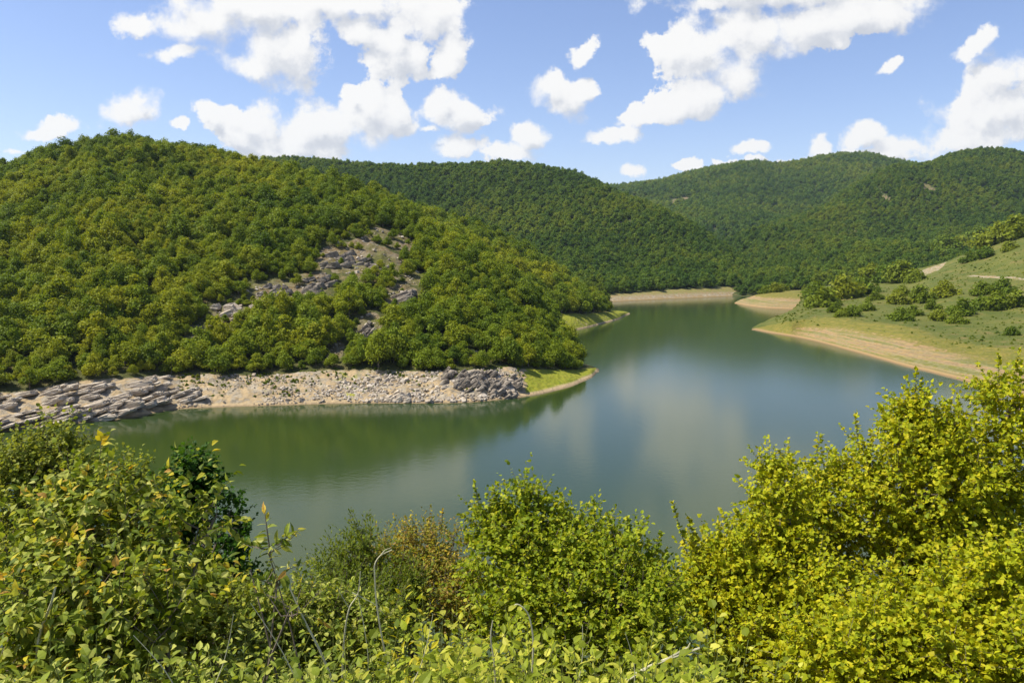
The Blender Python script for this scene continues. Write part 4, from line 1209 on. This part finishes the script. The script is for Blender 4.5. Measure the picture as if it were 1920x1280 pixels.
def where(u):
    return side[0] if u < 120 else side[1] if u < 280 else side[2] if u < 420 else side[3] if u < 590 else side[4] if u < 740 else side[5] if u < 880 else side[6] if u < 1220 else side[7]
for k, (u, v, d, row) in enumerate(WEED):
    kind = ['ovate', 'round', 'ovate', 'lance'][k % 4]
    fresh = u > 640
    desc = {'ovate': 'broad leaved', 'round': 'round leaved', 'lance': 'narrow leaved'}[kind]
    rank = ['farthest', 'taller', 'middle height', 'nearest low'][row]
    herb(f'{rank} {desc} {"lime green" if fresh else "pale green"} weed {where(u)}', 'leafy_weed', u, v, d, 0.5,
         dict(kind=kind, size=(0.068 if kind != 'round' else 0.056) * r.uniform(0.65, 1.1), cols=LIME if fresh else DOG), 300 + k, 9, 0.32, 25, group='weeds ' + where(u))
herb('bright yellow leafy shoots in front of the rusty bush', 'yellow_shoot', 765, 1085, 3.6, 0.6, dict(kind='lance', size=0.07, cols=[(0.50, 0.43, 0.02, 3), (0.40, 0.40, 0.02, 2)], droop=0.0), 401, 4, 0.16, 14)
herb('second smaller clump of bright yellow shoots below the first', 'yellow_shoot', 800, 1150, 3.4, 0.5, dict(kind='lance', size=0.06, cols=[(0.50, 0.43, 0.02, 3), (0.40, 0.40, 0.02, 2)], droop=0.0), 402, 4, 0.16, 12)

r2 = np.random.RandomState(91)
n = 42000
gx_ = r2.uniform(-1, 1, n); gy_ = 1.4 + 9.0 * r2.uniform(0, 1, n) ** 1.3; gx_ = gx_ * (1.2 + 0.72 * gy_)
hz = 0.55 * r2.uniform(0, 1, n) ** 1.1 + 0.10 * fbm(gx_ / 0.6, gy_ / 0.6, 13, 3)
gb = np.stack([gx_, gy_, slope_z(gx_, gy_) + 0.02 + np.maximum(hz, 0)], -1)
axs = r2.normal(size=(n, 3)) * np.array([1, 1, 0.35])
vv, f, c = leaves(r2, gb, axs, unit(np.array([-0.3, -0.1, 1.0]) + r2.normal(size=(n, 3)) * 0.45), 0.06 * r2.uniform(0.6, 1.3, n), 'ovate', palette(r2, n, LIME + DOG), 0.3, 0.25)
tag(link('undergrowth', build_mesh('undergrowth', vv, f, M_leaf, col=c)), 'low leafy green undergrowth covering the slope under the shrubs', 'undergrowth', kind='stuff')

def dry(label, pts, d, rad, forks=()):
    p = np.array([pix(u, v, d + dd) for (u, v, dd) in pts])
    n = 4 * len(p); tt = np.linspace(0, len(p) - 1, n)
    q = np.stack([pchip(tt, np.arange(len(p)), p[:, i]) for i in range(3)], -1)
    parts = [tube(q, np.linspace(rad, rad * 0.45, n), 5)]
    for fk in forks:
        a = np.array([pix(u, v, d) for (u, v) in fk]); parts.append(tube(a, np.linspace(rad * 0.5, rad * 0.2, len(a)), 4))
    v, f = join(parts); o = p[0]
    tag(link('dry_stalk', build_mesh('dry_stalk', v - o, f, M_stalk), loc=o), label, 'stalk')
dry('tall pale dry stalk hooked at the top before the rusty bush', [(740, 1290, 0), (715, 1190, 0), (704, 1110, 0), (702, 1065, 0), (712, 1042, 0), (735, 1030, 0)], 3.3, 0.0045, [[(712, 1042), (722, 1030), (733, 1026)]])
dry('bent pale dry stalk below the green middle bush', [(996, 1290, 0), (1000, 1210, 0), (990, 1150, 0), (970, 1132, 0), (962, 1136, 0)], 3.2, 0.0045)
dry('short straight pale stalk between the bent ones at the bottom', [(930, 1300, 0), (926, 1240, 0), (920, 1195, 0), (924, 1162, 0)], 3.0, 0.0045)
dry('grey forked dry branch lying low beside the lower maple', [(1150, 1290, 0), (1220, 1248, 0), (1270, 1228, 0), (1312, 1214, 0)], 3.3, 0.009, [[(1270, 1228), (1300, 1222), (1316, 1226)], [(1240, 1240), (1290, 1212), (1294, 1204)]])
dry('forked pale stalk with upright prongs beside the dull dark bush', [(640, 1310, 0), (645, 1200, 0), (655, 1140, 0), (672, 1110, 0), (676, 1070, 0)], 3.3, 0.0045, [[(655, 1140), (640, 1115), (632, 1100)], [(660, 1110), (700, 1130), (720, 1150)]])
dry('long thin brown stem leaning right through the weeds', [(640, 1320, 0), (605, 1230, 0), (570, 1160, 0), (545, 1105, 0)], 3.0, 0.006)
dry('reddish bare stem in the dogwood at the lower left', [(66, 1290, 0), (72, 1200, 0), (96, 1130, 0), (104, 1100, 0)], 3.2, 0.008)
# ------------------------------------------------------------------ the air of the valley
hm = bpy.data.materials.new('valley_air'); hm.use_nodes = True
ht = NT(hm.node_tree); ht.n.clear()
pv = ht.new('ShaderNodeVolumePrincipled')
pv.inputs['Color'].default_value = (0.70, 0.86, 1.0, 1); pv.inputs['Density'].default_value = 0.000045; pv.inputs['Anisotropy'].default_value = 0.2
ho = ht.new('ShaderNodeOutputMaterial'); ht.l.new(pv.outputs[0], ho.inputs['Volume'])
hx, hy0, hy1, hz0, hz1 = 3500, -300, 3700, -7.5, 480
hv = [(x, y, z) for z in (hz0, hz1) for y in (hy0, hy1) for x in (-hx, hx)]
me = build_mesh('haze', hv, np.array([[0, 2, 3, 1], [4, 5, 7, 6], [0, 1, 5, 4], [2, 6, 7, 3], [0, 4, 6, 2], [1, 3, 7, 5]]), hm)
tag(link('haze', me), 'thin pale air over the whole valley', 'haze', kind='stuff')
# low scrub and tussocks on the right bank and between the rocks
n = 9000
uu = R.uniform(1440, 1990, n); aa = (uu - 960) / F / math.cos(PITCH); D, Zk = right_bank.knots(aa)
tt = R.uniform(0, 1, n) ** 0.8; yy_ = D[2] * 0.95 + tt * (D[5] * 1.12 - D[2] * 0.95); xx_ = aa * yy_
zz_ = top_height(xx_, yy_)
ok = (R.uniform(0, 1, n) < 0.5 + 2.2 * fbm(xx_ / 18, yy_ / 18, 131, 3)) & (road_mask(xx_, yy_) < 0.2) & (zz_ > 3)
xx_, yy_, zz_ = xx_[ok], yy_[ok], zz_[ok]; n = len(xx_)
C_scrub = bpy.data.collections.new('scrub')
for sp_ in SPROTO: C_scrub.objects.link(bpy.data.objects.new('scrub_tuft', sp_[0]))
place('scrub', xx_, yy_, zz_ - 0.05, 0.05 + 0.20 * R.uniform(0, 1, n) ** 3, C_scrub, 'low scrub and tussocks dotted over the grassy right bank', 'scrub')
n = 1500
uu = R.uniform(330, 985, n); aa = (uu - 960) / F / math.cos(PITCH); D, Zk = near_hill.knots(aa); tt = R.uniform(0.25, 1.05, n)
yy_ = D[1] + tt * (D[2] - D[1]); xx_ = aa * yy_; ok = R.uniform(0, 1, n) < 0.15 + 0.45 * tt ** 2 + 1.2 * fbm(xx_ / 5, yy_ / 5, 135, 3)
xx_, yy_ = xx_[ok], yy_[ok]
place('bank_tufts', xx_, yy_, near_hill.height(xx_, yy_), 0.07 + 0.10 * R.uniform(0, 1, len(xx_)) ** 2, C_scrub, 'green tufts growing between the stones of the near bank', 'scrub')
for lab, u0, v0, u1, v1, d_ in [('thin straw coloured grass stem leaning left in front of the thin sapling', 560, 1285, 470, 1130, 2.7), ('thin straw coloured grass stem rising beside the hooked stalk', 690, 1290, 672, 1120, 2.9),
        ('thin straw coloured grass stem leaning right before the rusty bush', 770, 1290, 812, 1150, 2.9), ('thin straw coloured grass stem in front of the green middle bush', 1080, 1290, 1092, 1170, 2.8),
        ('thin straw coloured grass stem between the dogwood and the sapling', 400, 1290, 438, 1150, 2.7), ('thin straw coloured grass stem before the lower maple', 1190, 1290, 1172, 1185, 2.9), ('brown bare stem crossing the weeds at the bottom left', 330, 1290, 250, 1190, 2.6)]:
    dry(lab, [(u0, v0, 0), ((u0 * 2 + u1) / 3 + 6, (v0 * 2 + v1) / 3, 0), ((u0 + u1 * 2) / 3 + 5, (v0 + v1 * 2) / 3, 0), (u1, v1, 0)], d_, 0.0022)
#FOREGROUND
